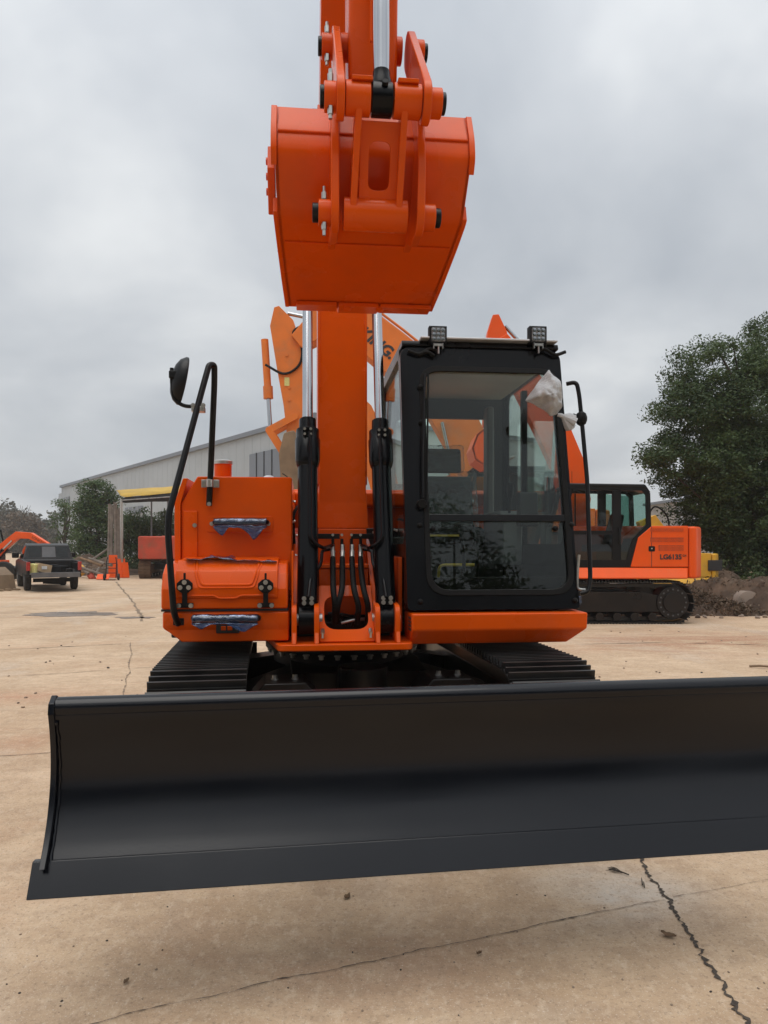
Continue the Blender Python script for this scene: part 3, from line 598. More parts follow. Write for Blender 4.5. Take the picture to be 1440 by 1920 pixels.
for sx in (-1, 1):
    side = [(v, z) for v, z in bp] + [(-1.36, 2.84), (-1.42, 3.05), (-1.65, 3.36), (-1.95, 3.46), (-2.17, 3.45)]
    vs = []; 
    for off in (0, -sx * .016): vs += [(UK + sx * bw(v, z) + off, v, z) for v, z in side]
    n2 = len(side); b = MB(); b.add(vs, [tuple(range(n2)), tuple(range(n2, 2 * n2))[::-1]] + [(i, (i + 1) % n2, n2 + (i + 1) % n2, n2 + i) for i in range(n2)]); b.obj('side_plate', 'orange', bucket, .002)
    # thick edge strap, wider than the shell, along the upper back
    st = [(v - .012, z) for v, z in strap_] + [(-2.25, 3.15)]; st2 = [(v + .06, z + .0) for v, z in strap_][::-1]
    b = MB(); b.prism(st + st2, 'x', UK + sx * .424, UK + sx * .450); b.obj('edge_strap', 'orange', bucket, .003)
    b = MB(); pl = [(v, z - .004) for v, z in low_]; pl2 = [(v + .02, z + .07) for v, z in low_][::-1]
    vs = []; q = pl + pl2; m2 = len(q)
    for off in (0., .02): vs += [(UK + sx * (bw(v, z) + off), v, z) for v, z in q]
    b.add(vs, [tuple(range(m2)), tuple(range(m2, 2 * m2))[::-1]] + [(i, (i + 1) % m2, m2 + (i + 1) % m2, m2 + i) for i in range(m2)]); b.obj('side_wear_strip', 'orange', bucket, .003)
    u = UA + sx * .175 + (.012 if sx > 0 else -.005)
    ear = [(-2.0 + .085 * math.cos(t), 3.50 + .085 * math.sin(t)) for t in np.linspace(R(160), R(-20), 9)] + [(-1.9, 3.2), (-1.75, 2.93), (-2.0, 2.93), (-2.16, 2.855)] + [(KP.y + .082 * math.cos(t), KP.z + .082 * math.sin(t)) for t in np.linspace(R(300), R(170), 9)] + [(-2.40, 3.1), (-2.37, 3.30), (-2.30, 3.42), (-2.18, 3.55)]
    b = MB(); b.prism(ear, 'x', u - .017, u + .017); eo = b.obj('ear_plate', 'orange', bucket, .005)
    for (yy, zz, r) in ((KP.y, KP.z, .056), (-2.0, 3.50, .062)):
        b = MB(); b.cyl((u + sx * .015, yy, zz), (u + sx * .07, yy, zz), r, n=22); b.obj('pin_boss', 'orange', bucket, .004)
        b = MB(); b.cyl((u + sx * .06, yy, zz), (u + sx * .096, yy, zz), r * .72, n=22); b.obj('pin_head', 'black_satin', bucket, .004)
        if sx < 0:
            for sg in (-1, 1): b = MB(); b.cyl((u - .045, yy - .02, zz + sg * .05), (u - .045, yy - .02, zz + sg * .08), .012, n=6); b.cyl((u - .045, yy - .02, zz + sg * .07), (u - .045, yy - .02, zz + sg * .105), .0075, n=8); b.obj('bolt', 'zinc', bucket)
# weld seam of the lip plate, lip, tooth bolts
v, z = -1.945, 2.940
b = MB(); b.tube([(UK - bw(v, z) + .02, v - .004, z - .003), (UK + bw(v, z) - .02, v - .004, z - .003)], .006, 6); b.obj('weld_seam', 'orange', bucket)
b = MB(); b.tube([(UK - .42, -2.262, 3.297), (UK + .42, -2.262, 3.297)], .005, 6); b.obj('weld_seam', 'orange', bucket)
for a0, a1, dv in ((-.35, -.13, 0), (-.12, .10, .018), (.11, .39, 0)):
    b = MB(); b.add([], []); b.bx(UK + a0, UK + a1, -1.45, -1.345 + dv, 2.800, 2.822); b.obj('lip_plate', 'orange', bucket, .004)
for px in (651, 712): p = L(px, 562, -1.43); b = MB(); b.cyl((p.x, -1.42, 2.806), (p.x, -1.425, 2.790), .022, n=16); b.obj('lip_bolt', 'orange', bucket, .002)
for px in (663, 731): p = L(px, 432, -2.16); b = MB(); b.box((p.x, -2.15, 2.99), (.05, .05, .03), Matrix.Rotation(R(35), 3, 'X')); b.obj('wear_lug', 'orange', bucket, .004)
b = MB(); b.prism([(-1.75, 3.2), (-1.70, 3.08), (-1.60, 3.02), (-1.52, 3.06), (-1.6, 3.2)], 'x', UK - .445, UK - .415); b.obj('side_cutter', 'orange', bucket, .004)
b = MB(); q = L(507, 300, -2.02); b.prism([(-2.12, 3.30), (-2.16, 3.18), (-2.05, 3.02), (-1.98, 3.05), (-2.0, 3.3)], 'x', UK - .470, UK - .436); cu = b.obj('side_cutter', 'orange', bucket, .004)
for k in range(3): b = MB(); b.cyl((UK - .468, -2.10 + k * .02, 3.24 - k * .06), (UK - .479, -2.10 + k * .02, 3.24 - k * .06), .016, n=6); b.obj('bolt', 'orange', bucket)
# --- tool box, fuel tank and walkway on the boom side
def film(name, parent, grid, m, amp=.012, seedv=0):
    """crumpled film draped over a grid of points (rows x cols)"""
    rr = random.Random(seedv); rows, cols = len(grid), len(grid[0]); V = [Vector(p) + Vector((rr.uniform(-amp, amp), rr.uniform(-amp * 1.3, amp * .2), rr.uniform(-amp, amp))) for row in grid for p in row]
    fs = [(i * cols + j, i * cols + j + 1, (i + 1) * cols + j + 1, (i + 1) * cols + j) for i in range(rows - 1) for j in range(cols - 1)]
    me = bpy.data.meshes.new(name); me.from_pydata([tuple(p) for p in V], [], fs); me.materials.append(MATS[m]); me.shade_smooth(); o = put(me, name, parent); ss = o.modifiers.new('s', 'SUBSURF'); ss.levels = ss.render_levels = 1; sol = o.modifiers.new('th', 'SOLIDIFY'); sol.thickness = .0015
    return o
b = MB(); zb0, zb1 = .935, 1.112
outl = [(-1.085, zb1), (-1.085, 1.020), (-.975, zb0), (-.365, zb0), (-.365, zb1)]
b.prism(roundpoly(outl, .012, 3), 'y', -1.145, .2); tb = up(b, 'tool_box', 'orange', .012, label='orange tool box with two black rubber latches')
b = MB(); fs_ = [(-1.078, -1.160, 1.104), (-.368, -1.160, 1.104), (-.368, -1.160, 1.035), (-1.078, -1.160, 1.035), (-.368, -1.118, .942), (-.980, -1.118, .942), (-1.078, -1.146, 1.012)]; b.add(fs_ + [(x, -1.10, z) for x, y, z in fs_], [(0, 1, 2, 3), (3, 2, 4, 5, 6), (0, 7, 8, 1), (1, 8, 9, 2), (2, 9, 11, 4), (4, 11, 12, 5), (5, 12, 13, 6), (6, 13, 10, 3), (3, 10, 7, 0)]); b.obj('front_skin', 'orange', tb, .005)
# upper lid body: stepped and chamfered
b = MB(); lp = [(-1.165, 1.125), (-1.165, 1.24), (-1.12, 1.33), (-1.03, 1.385), (-.72, 1.40), (-.72, 1.125)]; b.prism(roundpoly(lp, .018, 4), 'x', -1.09, -.372); lid = b.obj('lid', 'orange', tb, .014, seg=3)
b = MB(); lp = [(-1.18, 1.185), (-1.185, 1.25), (-1.145, 1.345), (-1.06, 1.405), (-.76, 1.42), (-.76, 1.2)]; b.prism(roundpoly(lp, .02, 4), 'x', -1.01, -.43); b.obj('lid_panel', 'orange', tb, .016, seg=3)
# pressed trapezoid and finger crease on the lid
def onlid(x, z): 
    P_ = [(-1.18, 1.185), (-1.185, 1.25), (-1.145, 1.345), (-1.06, 1.405)]
    for (v0, z0), (v1, z1) in zip(P_[:-1], P_[1:]):
        if z <= z1: return Vector((x, v0 + (v1 - v0) * (z - z0) / (z1 - z0), z))
    return Vector((x, -1.06, 1.405))
for wd_, rr_ in ((0., .008), (.016, .006)):
    pth = [onlid(-.90 - wd_, 1.40), onlid(-.895 - wd_, 1.37), onlid(-.885 - wd_, 1.335), onlid(-.86 - wd_, 1.265 - wd_), onlid(-.58 + wd_, 1.265 - wd_), onlid(-.555 + wd_, 1.335), onlid(-.545 + wd_, 1.37), onlid(-.54 + wd_, 1.40)]
    b = MB(); b.tube(fillet(pth, .02, 4), rr_, 8); b.obj('pressed_edge', 'orange', tb)
zz = 1.205; b = MB(); b.tube(fillet([onlid(-.99, zz), onlid(-.79, zz), onlid(-.765, zz - .016), onlid(-.665, zz - .016), onlid(-.64, zz), onlid(-.45, zz)], .012, 4), .0055, 8); b.obj('pressed_edge', 'orange', tb)
b = MB(); b.bx(-1.092, -.370, -1.150, -.8, 1.1125, 1.1245); b.obj('lid_gap', 'ink', tb)
for px in (346, 498):
    C = L(px, 1099, -1.20); oct_ = [(C.x + .047 * math.cos(a), C.z + .042 * math.sin(a)) for a in np.linspace(R(22.5), R(382.5), 9)[:-1]]
    b = MB(); b.prism(oct_, 'y', -1.208, -1.184); lt = b.obj('latch', 'rubber', tb, .004)
    b = MB(); b.bx(C.x - .014, C.x + .014, -1.204, -1.186, C.z - .115, C.z - .03); b.bx(C.x - .045, C.x + .045, -1.192, -1.166, C.z - .125, C.z - .098); b.bx(C.x - .006, C.x + .006, -1.206, -1.19, C.z + .03, C.z + .075); b.obj('strap', 'rubber', lt, .003)
    for dx, dz in ((0, .022), (-.024, -.008), (.024, -.008)): bolt(lt, (C.x + dx, -1.208, C.z + dz))
    for dx in (-.034, .034): bolt(lt, (C.x + dx, -1.192, C.z - .112))
def lobes(t): return .14 + max(0, 1 - abs(t - .14) / .15) * .65 + max(0, 1 - abs(t - .76) / .22) * .95
def wrapped_bar(px0, px1, py, v, seedv, drop, parent):
    P, Q = L(px0, py, v), L(px1, py, v); b = MB()
    b.tube(fillet([P + Vector((0, .05, 0)), P, Q, Q + Vector((0, .05, 0))], .03, 6), .016, 10); h = b.obj('grab_bar', 'black_satin', parent)
    n = 22; rr = random.Random(seedv); grid = []
    for r_, ang in enumerate(np.linspace(R(-150), R(140), 9)):
        grid.append([P.lerp(Q, j / (n - 1)) + Vector((0, -.028 * math.cos(ang) - .004, -.030 * math.sin(ang) - .004)) for j in range(n)])
    film('plastic_wrap', h, grid, 'film_blue', .0042, seedv)
    g2 = []; 
    for i in range(7): g2.append([P.lerp(Q, j / (n - 1)) + Vector((0, -.034, -.022 - i / 6 * drop * lobes(j / (n - 1)))) for j in range(n)])
    film('plastic_wrap', h, g2, 'film_blue2', .005, seedv + 1); return h
b = MB(); b.bx(*sorted((L(405, 1168, -1.16).x, L(449, 1168, -1.16).x)), -1.162, -1.150, .985, 1.06)
b.obj('step_recess', 'interior_dark', tb, .006)
for px in (419, 431): q = L(px, 1178, -1.166); b = MB(); b.bx(q.x - .014, q.x + .014, -1.170, -1.158, q.z - .012, q.z + .012); b.obj('recess_clip', 'orange', tb, .003)
wrapped_bar(362, 484, 1160, -1.22, 3, .05, tb)
# anti-slip film on the lid
grid = [[L(352, 1055, -1.0) + (L(520, 1057, -1.0) - L(352, 1055, -1.0)) * (j / 19) + Vector((0, -.10 + .07 * i, .022 + (.028 if 3 < j < 10 else 0) * math.sin(i * 1.2 + j * .7) ** 2)) for j in range(20)] for i in range(5)]
film('plastic_wrap', tb, grid, 'film_blue2', .009, 11)
# tank
zt = 1.925
b = MB(); b.prism(roundpoly([(-.945, zt), (-1.045, zt - .17), (-1.045, 1.2), (-.355, 1.2), (-.355, zt)], .012, 3), 'y', -.75, .55); tank = up(b, 'fuel_tank', 'orange', .016, seg=3)
b = MB(); b.prism([(-1.03, zt - .015), (-1.082, zt - .17), (-1.082, 1.35), (-1.045, 1.35), (-1.045, zt - .172), (-1.0, zt - .015)], 'y', -.77, .1); b.obj('edge_panel', 'orange', tank, .004)
b = MB(); p0, p1 = L(344, 958, -.76), L(370, 1060, -.76); b.bx(p0.x, p1.x, -.764, -.75, p1.z, p0.z); b.obj('corner_panel', 'orange', tank, .003)
bolt(tank, L(365, 985, -.766)); 
p0, p1 = L(388, 968, -.752), L(512, 998, -.752); b = MB(); b.prism(roundpoly([(p0.x, p0.z), (p1.x, p0.z), (p1.x, p1.z), (p0.x, p1.z)], .015, 4), 'y', -.758, -.748); b.obj('bar_pad', 'orange', tank, .002)
bolt(tank, L(397, 982, -.758)); bolt(tank, L(503, 982, -.758))
wrapped_bar(402, 500, 979, -.81, 8, .085, tank)
p = L(418, 892, -.25); b = MB(); b.lathe((p.x, p.y, zt - .01), (0, 0, 1), [(0, .085), (.012, .085), (.014, .060), (.135, .060), (.137, .064), (.15, .064), (.152, .05), (.16, .045)], 28); pc = b.obj('air_precleaner', 'orange', tank)
b = MB(); b.lathe((p.x, p.y, zt + .128), (0, 0, 1), [(0, .0655), (.022, .066), (.03, .05), (.034, .02)], 28); b.obj('precleaner_cap', 'steel', pc)
p = L(459, 892, -.3); b = MB(); b.lathe((p.x, p.y, zt - .01), (0, 0, 1), [(0, .028), (.018, .028), (.024, .024)], 18); b.obj('filler_cap', 'rubber', tank)
p = L(520, 892, -.35); b = MB(); b.lathe((p.x, p.y, zt - .01), (0, 0, 1), [(0, .04), (.012, .04), (.014, .034), (.03, .034), (.036, .028)], 18); b.obj('breather_cap', 'rubber', tank)
b = MB(); P = [L(530, 888, -.35), L(540, 896, -.4), L(547, 915, -.45), L(543, 935, -.5)]; b.tube(spline(P, 6), .004, 6); b.obj('cap_leash', 'rubber', tank)
p = L(498, 895, .4); b = MB(); b.tube(fillet([(p.x, p.y, 1.7), (p.x, p.y, zt + .075), (p.x + .03, p.y + .14, zt + .085)], .07, 8), .042, 16); up(b, 'exhaust_pipe', 'alu')
# hand rail with clamp, round mirror
hp = [(334, 1170, -1.17), (326, 1150, -1.235), (322, 1100, -1.25), (315, 1000, -1.23), (316, 965, -1.22), (324, 935, -1.20), (383, 716, -1.0), (392, 684, -.965), (402, 684, -.93), (402, 718, -.90), (394, 905, -.80), (392, 948, -.772)]
b = MB(); b.tube(fillet([L(*p) for p in hp], .06, 8), .0185, 14); rail = up(b, 'hand_rail', 'black_satin')
q = L(393, 906, -.805); b = MB(); b.bx(q.x - .055, q.x + .055, -.775, -.765, q.z - .024, q.z + .024); b.cyl((q.x, -.80, q.z - .024), (q.x, -.80, q.z + .024), .0235, n=16); b.obj('rail_clamp', 'zinc', rail, .002)
for dx in (-.04, .04): bolt(rail, (q.x + dx, -.776, q.z))
bolt(rail, L(392, 945, -.795))
b = MB(); q = L(331, 1166, -1.17); b.box((q.x + .01, -1.16, q.z), (.06, .012, .04)); b.obj('rail_foot', 'black_satin', rail, .002)
MV = -1.04; q = L(372, 768, MV + .02); b = MB(); b.box(q, (.075, .07, .03)); mir = up(b, 'mirror', 'zinc', .003, label='round rear-view mirror on a bent black bracket')
b = MB(); b.tube(fillet([L(384, 762, MV), L(344, 762, MV), L(325, 748, MV), L(322, 715, MV), L(322, 690, MV)], .05, 7), .0115, 10); b.obj('bracket', 'black_satin', mir)
for px in (362, 381): bolt(mir, L(px, 760, MV - .012), BOLT)
a0, a1 = L(337, 668, MV + .04), L(344, 760, MV + .04); ctr = (a0 + a1) / 2; H = (a0.z - a1.z) / 2; nm = Vector((.93, .30, -.18)).normalized(); qv = nm.to_track_quat('Z', 'Y')
def disc(prof, ax_, ay_, n=32):
    vs = []; fs = []
    upv = Vector((0, 0, 1)); upv = (upv - nm * upv.dot(nm)).normalized(); sd2 = nm.cross(upv)
    for h, r in prof: vs += [ctr + nm * h + sd2 * (ax_ * r * math.cos(2 * math.pi * i / n)) + upv * (ay_ * r * math.sin(2 * math.pi * i / n)) for i in range(n)]
    for k in range(len(prof) - 1): fs += [(k * n + i, k * n + (i + 1) % n, (k + 1) * n + (i + 1) % n, (k + 1) * n + i) for i in range(n)]
    fs += [tuple(range(n))[::-1], tuple(range((len(prof) - 1) * n, len(prof) * n))]; return vs, fs
b = MB(); b.add(*disc([(-.055, .45), (-.05, .6), (-.03, .85), (.0, 1), (.014, 1), (.016, .96)], .10, H)); b.obj('mirror_shell', 'black_satin', mir, 0, 50)
b = MB(); b.add(*disc([(.0165, .955), (.022, .6), (.024, .1)], .10, H)); b.obj('mirror_glass', 'chrome', mir, 0, 60)
q = L(323, 703, MV - .01); b = MB(); b.box(q + Vector((.01, 0, 0)), (.055, .04, .045)); b.obj('mirror_clamp', 'black_satin', mir, .006)

# --- engine bay, counterweight and the gear between tank and cab
b = MB(); b.bx(-1.08, 1.32, .62, 1.95, 1.05, 1.95); b.bx(-1.05, 1.3, .55, .62, 1.80, 1.93); up(b, 'engine_hood', 'orange', .03, seg=3)
b = MB(); cw = [(-1.2, 1.3), (1.3, 1.3), (1.3, 1.85), (1.0, 2.12), (.4, 2.25), (-.3, 2.25), (-.9, 2.12), (-1.2, 1.85)]; b.prism(cw, 'z', .93, 1.85); up(b, 'counterweight', 'orange', .04, seg=3)
b = MB(); b.bx(-.34, .40, .1, .5, .95, 1.62); b.bx(-.33, -.22, -.5, .1, 1.0, 1.5); b.bx(.20, .30, -.4, .1, .95, 1.55); vb = up(b, 'valve_block', 'interior_dark', .01)
rr = random.Random(5)
for k in range(12):
    s = -1 if k < 8 else 1; u = s * rr.uniform(.24, .33) - .01; z = rr.uniform(1.2, 1.75); b = MB(); b.tube(spline([(u, -.45, z - .3), (u + rr.uniform(-.03, .03), -.52, z), (u + rr.uniform(-.03, .03), -.35, z + .08), (u, .2, z + .1)], 6), rr.uniform(.008, .014), 8); b.obj('hose', 'rubber', vb)
for k in range(14): 
    p = L(rr.uniform(546, 556) if k < 9 else rr.uniform(700, 752), rr.uniform(940, 1060), -.5 + rr.uniform(-.1, .05)); b = MB(); b.cyl(p, p + Vector((rr.uniform(-.02, .03), 0, rr.uniform(-.01, .01))), .007, n=8); b.cyl(p, p + Vector((.008, 0, 0)), .011, n=6); b.obj('fitting', 'zinc', vb)
b = MB(); b.bx(-1.08, 1.36, -.9, 2.0, .93, 1.02); up(b, 'side_deck', 'black_satin', .01)
b = MB(); b.bx(.30, .325, -.95, -.2, .96, 1.42); up(b, 'boom_guard', 'orange', .004)

# --- orange skirt below the cab
b = MB(); b.prism([(-1.225, 1.092), (-1.225, .995), (-1.14, .905), (-.9, .895), (-.9, 1.092)], 'x', .345, 1.408)
# chamfered outer end
skirt = up(b, 'cab_skirt', 'orange', .012, seg=3)
for vtx in skirt.data.vertices:
    if vtx.co.x > 1.3 and vtx.co.z < .96: vtx.co.x -= .10
b = MB()
for i in range(4):
    for j in range(4): b.bx(.3425, .3455, -1.20 + i * .028, -1.182 + i * .028, .99 + j * .022, 1.003 + j * .022)
b.obj('vent_slots', 'interior_dark', skirt)

# --- cab
U0, U1 = .332, 1.388; ZB, ZT = 1.105, 2.765; VB, LEAN = -1.15, .222
def fv(z): return VB + (z - ZB) * LEAN
def fp(u, z, off=0.): return Vector((u, fv(z) + off, z))
fn = Vector((0, 1, 0))
def rect(u0, u1, z0, z1, r, n=7): return roundpoly([(u0, z0), (u1, z0), (u1, z1), (u0, z1)], r, n)
O = rect(U0, U1, ZB, ZT, [.02, .02, .07, .07]); I = rect(.462, 1.352, 1.205, 2.625, [.13, .13, .12, .12])
b = MB(); b.ring([fp(*p) for p in O], [fp(*p) for p in I], (0, .06, 0)); cab = up(b, 'cab', 'black_paint', .006, label='black framed operator cab with tall windscreen')
I2 = rect(.482, 1.332, 1.225, 2.605, [.115, .115, .105, .105]); O2 = rect(.448, 1.366, 1.191, 2.64, [.14, .14, .13, .13])
b = MB(); b.ring([fp(*p, -.010) for p in O2], [fp(*p, -.010) for p in I2], (0, .03, 0)); b.obj('window_seal', 'rubber', cab, .004)
b = MB(); b.loop([fp(*p, .008) for p in rect(.47, 1.345, 1.672, 2.618, [.005, .005, .115, .115])], (0, .005, 0)); b.obj('upper_windscreen', 'glass', cab, 0, 0)
b = MB(); b.loop([fp(*p, .014) for p in rect(.47, 1.345, 1.212, 1.655, [.12, .12, .005, .005])], (0, .005, 0)); b.obj('lower_windscreen', 'glass', cab, 0, 0)
b = MB(); b.add(*[[fp(u, z, o) for o in (-.006, .03) for u, z in ((.475, 1.640), (1.34, 1.640), (1.34, 1.682), (.475, 1.682))], [(0, 1, 2, 3), (4, 7, 6, 5), (0, 4, 5, 1), (1, 5, 6, 2), (2, 6, 7, 3), (3, 7, 4, 0)]]); b.obj('window_bar', 'black_satin', cab, .004)
VR = .50
# side walls: u = U0 (boom side) and U1 (door side); rear wall; roof
for sx, u, glass in ((-1, U0, 'glass'), (1, U1, 'glass')):
    so = [(fv(ZB) + .062, ZB), (fv(ZT) + .062, ZT), (VR, ZT - .02), (VR, ZB)]; si = [(fv(1.30) + .10, 1.50), (fv(2.70) + .10, 2.71), (VR - .06, 2.70), (VR - .06, 1.50)]
    a, bb = roundpoly(so, .02, 6), roundpoly(si, .09, 6); th = -sx * .05
    b = MB(); b.ring([(u, p, z) for p, z in a], [(u, p, z) for p, z in bb], (th, 0, 0)); b.obj('side_frame', 'black_paint', cab, .006)
    gl = roundpoly([(si[0][0] - .01, si[0][1] - .01), (si[1][0] - .01, si[1][1] + .01), (si[2][0] + .01, si[2][1] + .01), (si[3][0] + .01, si[3][1] - .01)], .09, 6)
    b = MB(); b.loop([(u - sx * .02, p, z) for p, z in gl], (-sx * .005, 0, 0)); b.obj('side_window', 'glass', cab, 0, 0)
    if sx > 0:
        b = MB(); b.bx(u - .045, u - .004, -.08, -.03, 1.5, 2.65); b.obj('door_pillar', 'black_paint', cab, .005)
ro = roundpoly([(U0 + .01, ZB), (U1 - .01, ZB), (U1 - .01, ZT - .02), (U0 + .01, ZT - .02)], .03, 6); ri = roundpoly([(U0 + .12, 1.62), (U1 - .12, 1.62), (U1 - .12, 2.52), (U0 + .12, 2.52)], .09, 6)
b = MB(); b.ring([(u, VR - .001, z) for u, z in ro], [(u, VR - .001, z) for u, z in ri], (0, -.05, 0)); b.obj('rear_frame', 'interior_dark', cab, .006)
b = MB(); b.loop([(u, VR - .03, z) for u, z in roundpoly([(U0 + .11, 1.61), (U1 - .11, 1.61), (U1 - .11, 2.53), (U0 + .11, 2.53)], .09, 6)], (0, .005, 0)); b.obj('rear_window', 'glass', cab, 0, 0)
b = MB(); b.prism(roundpoly([(fv(ZT) - .015, ZT + .004), (fv(ZT) + .0, ZT + .042), (.2, ZT + .055), (VR + .02, ZT + .02), (VR + .02, ZT - .02)], .012, 4), 'x', U0 + .012, U1 - .012); b.obj('roof', 'black_paint', cab, .02, seg=3)
b = MB(); b.prism(roundpoly([(fv(ZT) - .05, ZT + .046), (fv(ZT) - .05, ZT + .060), (.25, ZT + .075), (.25, ZT + .05)], .004, 3), 'x', U0 + .13, U1 - .03); b.obj('sun_visor', 'alu', cab, .002)
b = MB(); b.bx(U0 + .06, U1 - .06, fv(ZT) + .08, VR - .06, ZT - .09, ZT - .05); b.obj('head_liner', 'interior_pale', cab, .02)
b = MB(); b.bx(U0 + .05, U1 - .05, VB + .08, VR - .06, 1.10, 1.20); b.obj('floor', 'interior_dark', cab)
b = MB(); b.prism([(VB + .10, 1.2), (VB + .06, 1.30), (VB + .30, 1.26), (VB + .30, 1.2)], 'x', .5, 1.3); b.obj('floor_mat', 'rubber', cab, .01)
# roof lights
for px in (822, 1010):
    C = L(px, 627, fv(ZT) - .06); b = MB(); b.prism(roundpoly([(C.x - .055, C.z - .055), (C.x + .055, C.z - .055), (C.x + .055, C.z + .055), (C.x - .055, C.z + .055)], .012, 4), 'y', C.y, C.y + .045); li = b.obj('work_light', 'black_satin', cab, .004)
    b = MB(); b.prism(roundpoly([(C.x - .045, C.z - .045), (C.x + .045, C.z - .045), (C.x + .045, C.z + .045), (C.x - .045, C.z + .045)], .012, 4), 'y', C.y - .002, C.y + .004); b.obj('lens', 'lamp_lens', li, .002)
    b = MB()
    for i in range(3):
        for j in range(3): b.lathe((C.x + (i - 1) * .028, C.y - .001, C.z + (j - 1) * .028), (0, -1, 0), [(-.002, .013), (.003, .0125), (.0035, .006)], 12)
    b.obj('light_cups', 'chrome', li)
    b = MB()
    for k in range(5): b.bx(C.x - .057, C.x + .057, C.y + .012 + k * .012, C.y + .017 + k * .012, C.z - .057, C.z + .057)
    b.obj('cooling_fins', 'black_satin', li)
    b = MB(); b.bx(C.x - .032, C.x + .032, C.y + .0, C.y + .03, C.z - .073, C.z - .058); b.bx(C.x - .032, C.x - .026, C.y, C.y + .03, C.z - .09, C.z - .055); b.bx(C.x + .026, C.x + .032, C.y, C.y + .03, C.z - .09, C.z - .055); b.cyl((C.x + .002, C.y + .01, C.z - .12), (C.x + .002, C.y + .01, C.z - .07), .006, n=8); b.obj('bracket', 'zinc', li)
    b = MB(); s = 1 if px > 900 else -1; b.tube(spline([C + Vector((s * .0, .02, -.10)), C + Vector((s * .05, .03, -.085)), C + Vector((s * .12, .03, -.12)), C + Vector((s * .19, .03, -.10))], 8), .011, 8); b.obj('lamp_cable', 'rubber', li)
# wiper, bumpers, hinges on the front frame
b = MB(); b.tube([L(793, 932, fv(1.75) - .035), L(792, 850, fv(2.0) - .03), L(797, 700, fv(2.55) - .02)], .007, 8); b.bx(*[0, 0, 0, 0, 0, 0]) if False else None; wi = b.obj('wiper_arm', 'black_satin', cab)
b = MB(); b.tube([L(800, 950, fv(1.7) - .02), L(803, 700, fv(2.5) - .02)], .006, 6); b.obj('wiper_blade', 'rubber', wi)
b = MB(); q = L(790, 945, fv(1.72) - .01); b.cyl(q + Vector((0, .03, 0)), q + Vector((0, -.035, 0)), .028, n=18); b.obj('wiper_motor_cap', 'rubber', wi, .004)
for px, py in ((788, 1128), (1078, 1126), (787, 985), (1071, 984), (812, 992), (1041, 991), (788, 726), (790, 792)):
    z0 = L(px, py, -1.1).z; q = L(px, py, fv(z0) - .0); b = MB(); b.lathe((q.x, q.y + .01, q.z), (0, -1, 0), [(0, .017), (.018, .017), (.026, .012), (.03, .006)], 14); b.obj('rubber_buffer', 'rubber', cab)
b = MB(); b.tube(spline([L(785, 668, fv(2.7)), L(800, 660, fv(2.7) - .02), L(815, 668, fv(2.7) - .02)], 6), .012, 8); b.obj('conduit', 'rubber', cab)
# door-side grab rail, far mirror wrapped in bubble film
hp = [(1062, 720, -.93), (1081, 716, -.96), (1086, 740, -.97), (1091, 790, -.99), (1101, 900, -1.05), (1107, 1085, -1.15), (1103, 1110, -1.17), (1088, 1113, -1.16)]
b = MB(); b.tube(fillet([L(*p) for p in hp], .05, 8), .0135, 12); r2 = up(b, 'hand_rail', 'black_satin')
b = MB(); q = L(1090, 785, -.99); b.lathe(q + Vector((0, 0, -.045)), (0, 0, 1), [(0, .012), (.012, .028), (.035, .036), (.055, .036), (.078, .028), (.09, .012)], 18); b.obj('rail_joint', 'rubber', r2)
b = MB(); b.tube([q, L(1074, 778, -.98)], .012, 8); b.obj('mirror_stay', 'rubber', r2)
b = MB(); b.tube(fillet([L(1086, 1040, -1.12), L(1083, 1075, -1.12), L(1083, 1105, -1.13), L(1098, 1106, -1.15)], .03), .008, 8); b.obj('lower_stay', 'zinc', r2)
bwv = -1.16
outl = [(983, 752), (1000, 725), (1028, 690), (1036, 696), (1050, 715), (1058, 745), (1057, 765), (1047, 778), (1032, 784), (1012, 768)]
cen = L(1030, 742, bwv); ol = [L(x, y, bwv + .04) for x, y in outl]; rr = random.Random(21); vs = [cen + Vector((0, -.07, 0))]; rings = 12; fs = []; no = len(ol) * 5
lp = []
for i in range(len(ol)):
    for k in range(5): lp.append(ol[i].lerp(ol[(i + 1) % len(ol)], k / 5))
for r_ in range(1, rings + 1):
    t = r_ / rings
    for i, p in enumerate(lp):
        q = cen.lerp(p, t); fold = .055 * mnoise.noise(Vector((q.x * 14, q.z * 11, 3.1))) * (.4 + t) + .02 * mnoise.noise(Vector((q.x * 40, q.z * 34, 1.7))); vs.append(Vector((q.x + rr.uniform(-.002, .002), bwv - .075 * (1 - t ** 2.2) + .05 * t + fold, q.z + rr.uniform(-.002, .002))))
for i in range(no): fs.append((0, 1 + i, 1 + (i + 1) % no))
for r_ in range(rings - 1): fs += [(1 + r_ * no + i, 1 + (r_ + 1) * no + i, 1 + (r_ + 1) * no + (i + 1) % no, 1 + r_ * no + (i + 1) % no) for i in range(no)]
base = len(vs); vs.append(cen + Vector((0, .12, 0))); fs += [(base, 1 + (rings - 1) * no + (i + 1) % no, 1 + (rings - 1) * no + i) for i in range(no)]
b = MB(); b.add(vs, fs); wm = b.obj('mirror', 'bubble_wrap', EX, 0, 180, PSI, label='second mirror wrapped in white bubble film and tied')
wm.modifiers.new('s', 'SUBSURF').render_levels = 1
q = L(1063, 787, bwv); b = MB(); 
for k in range(5):
    a = R(-70 + k * 30); pp = [L(1046, 778, bwv), L(1056, 781, bwv - .01), q + Vector((.035 * math.cos(a) + .01, .03 * math.sin(k * 2.), .04 * math.sin(a) - .015))]; b.tube(spline(pp, 5), [.012] * 5 + [.014, .018, .022, .026, .03, .03], 9)
b.obj('tied_end', 'bubble_wrap', wm)
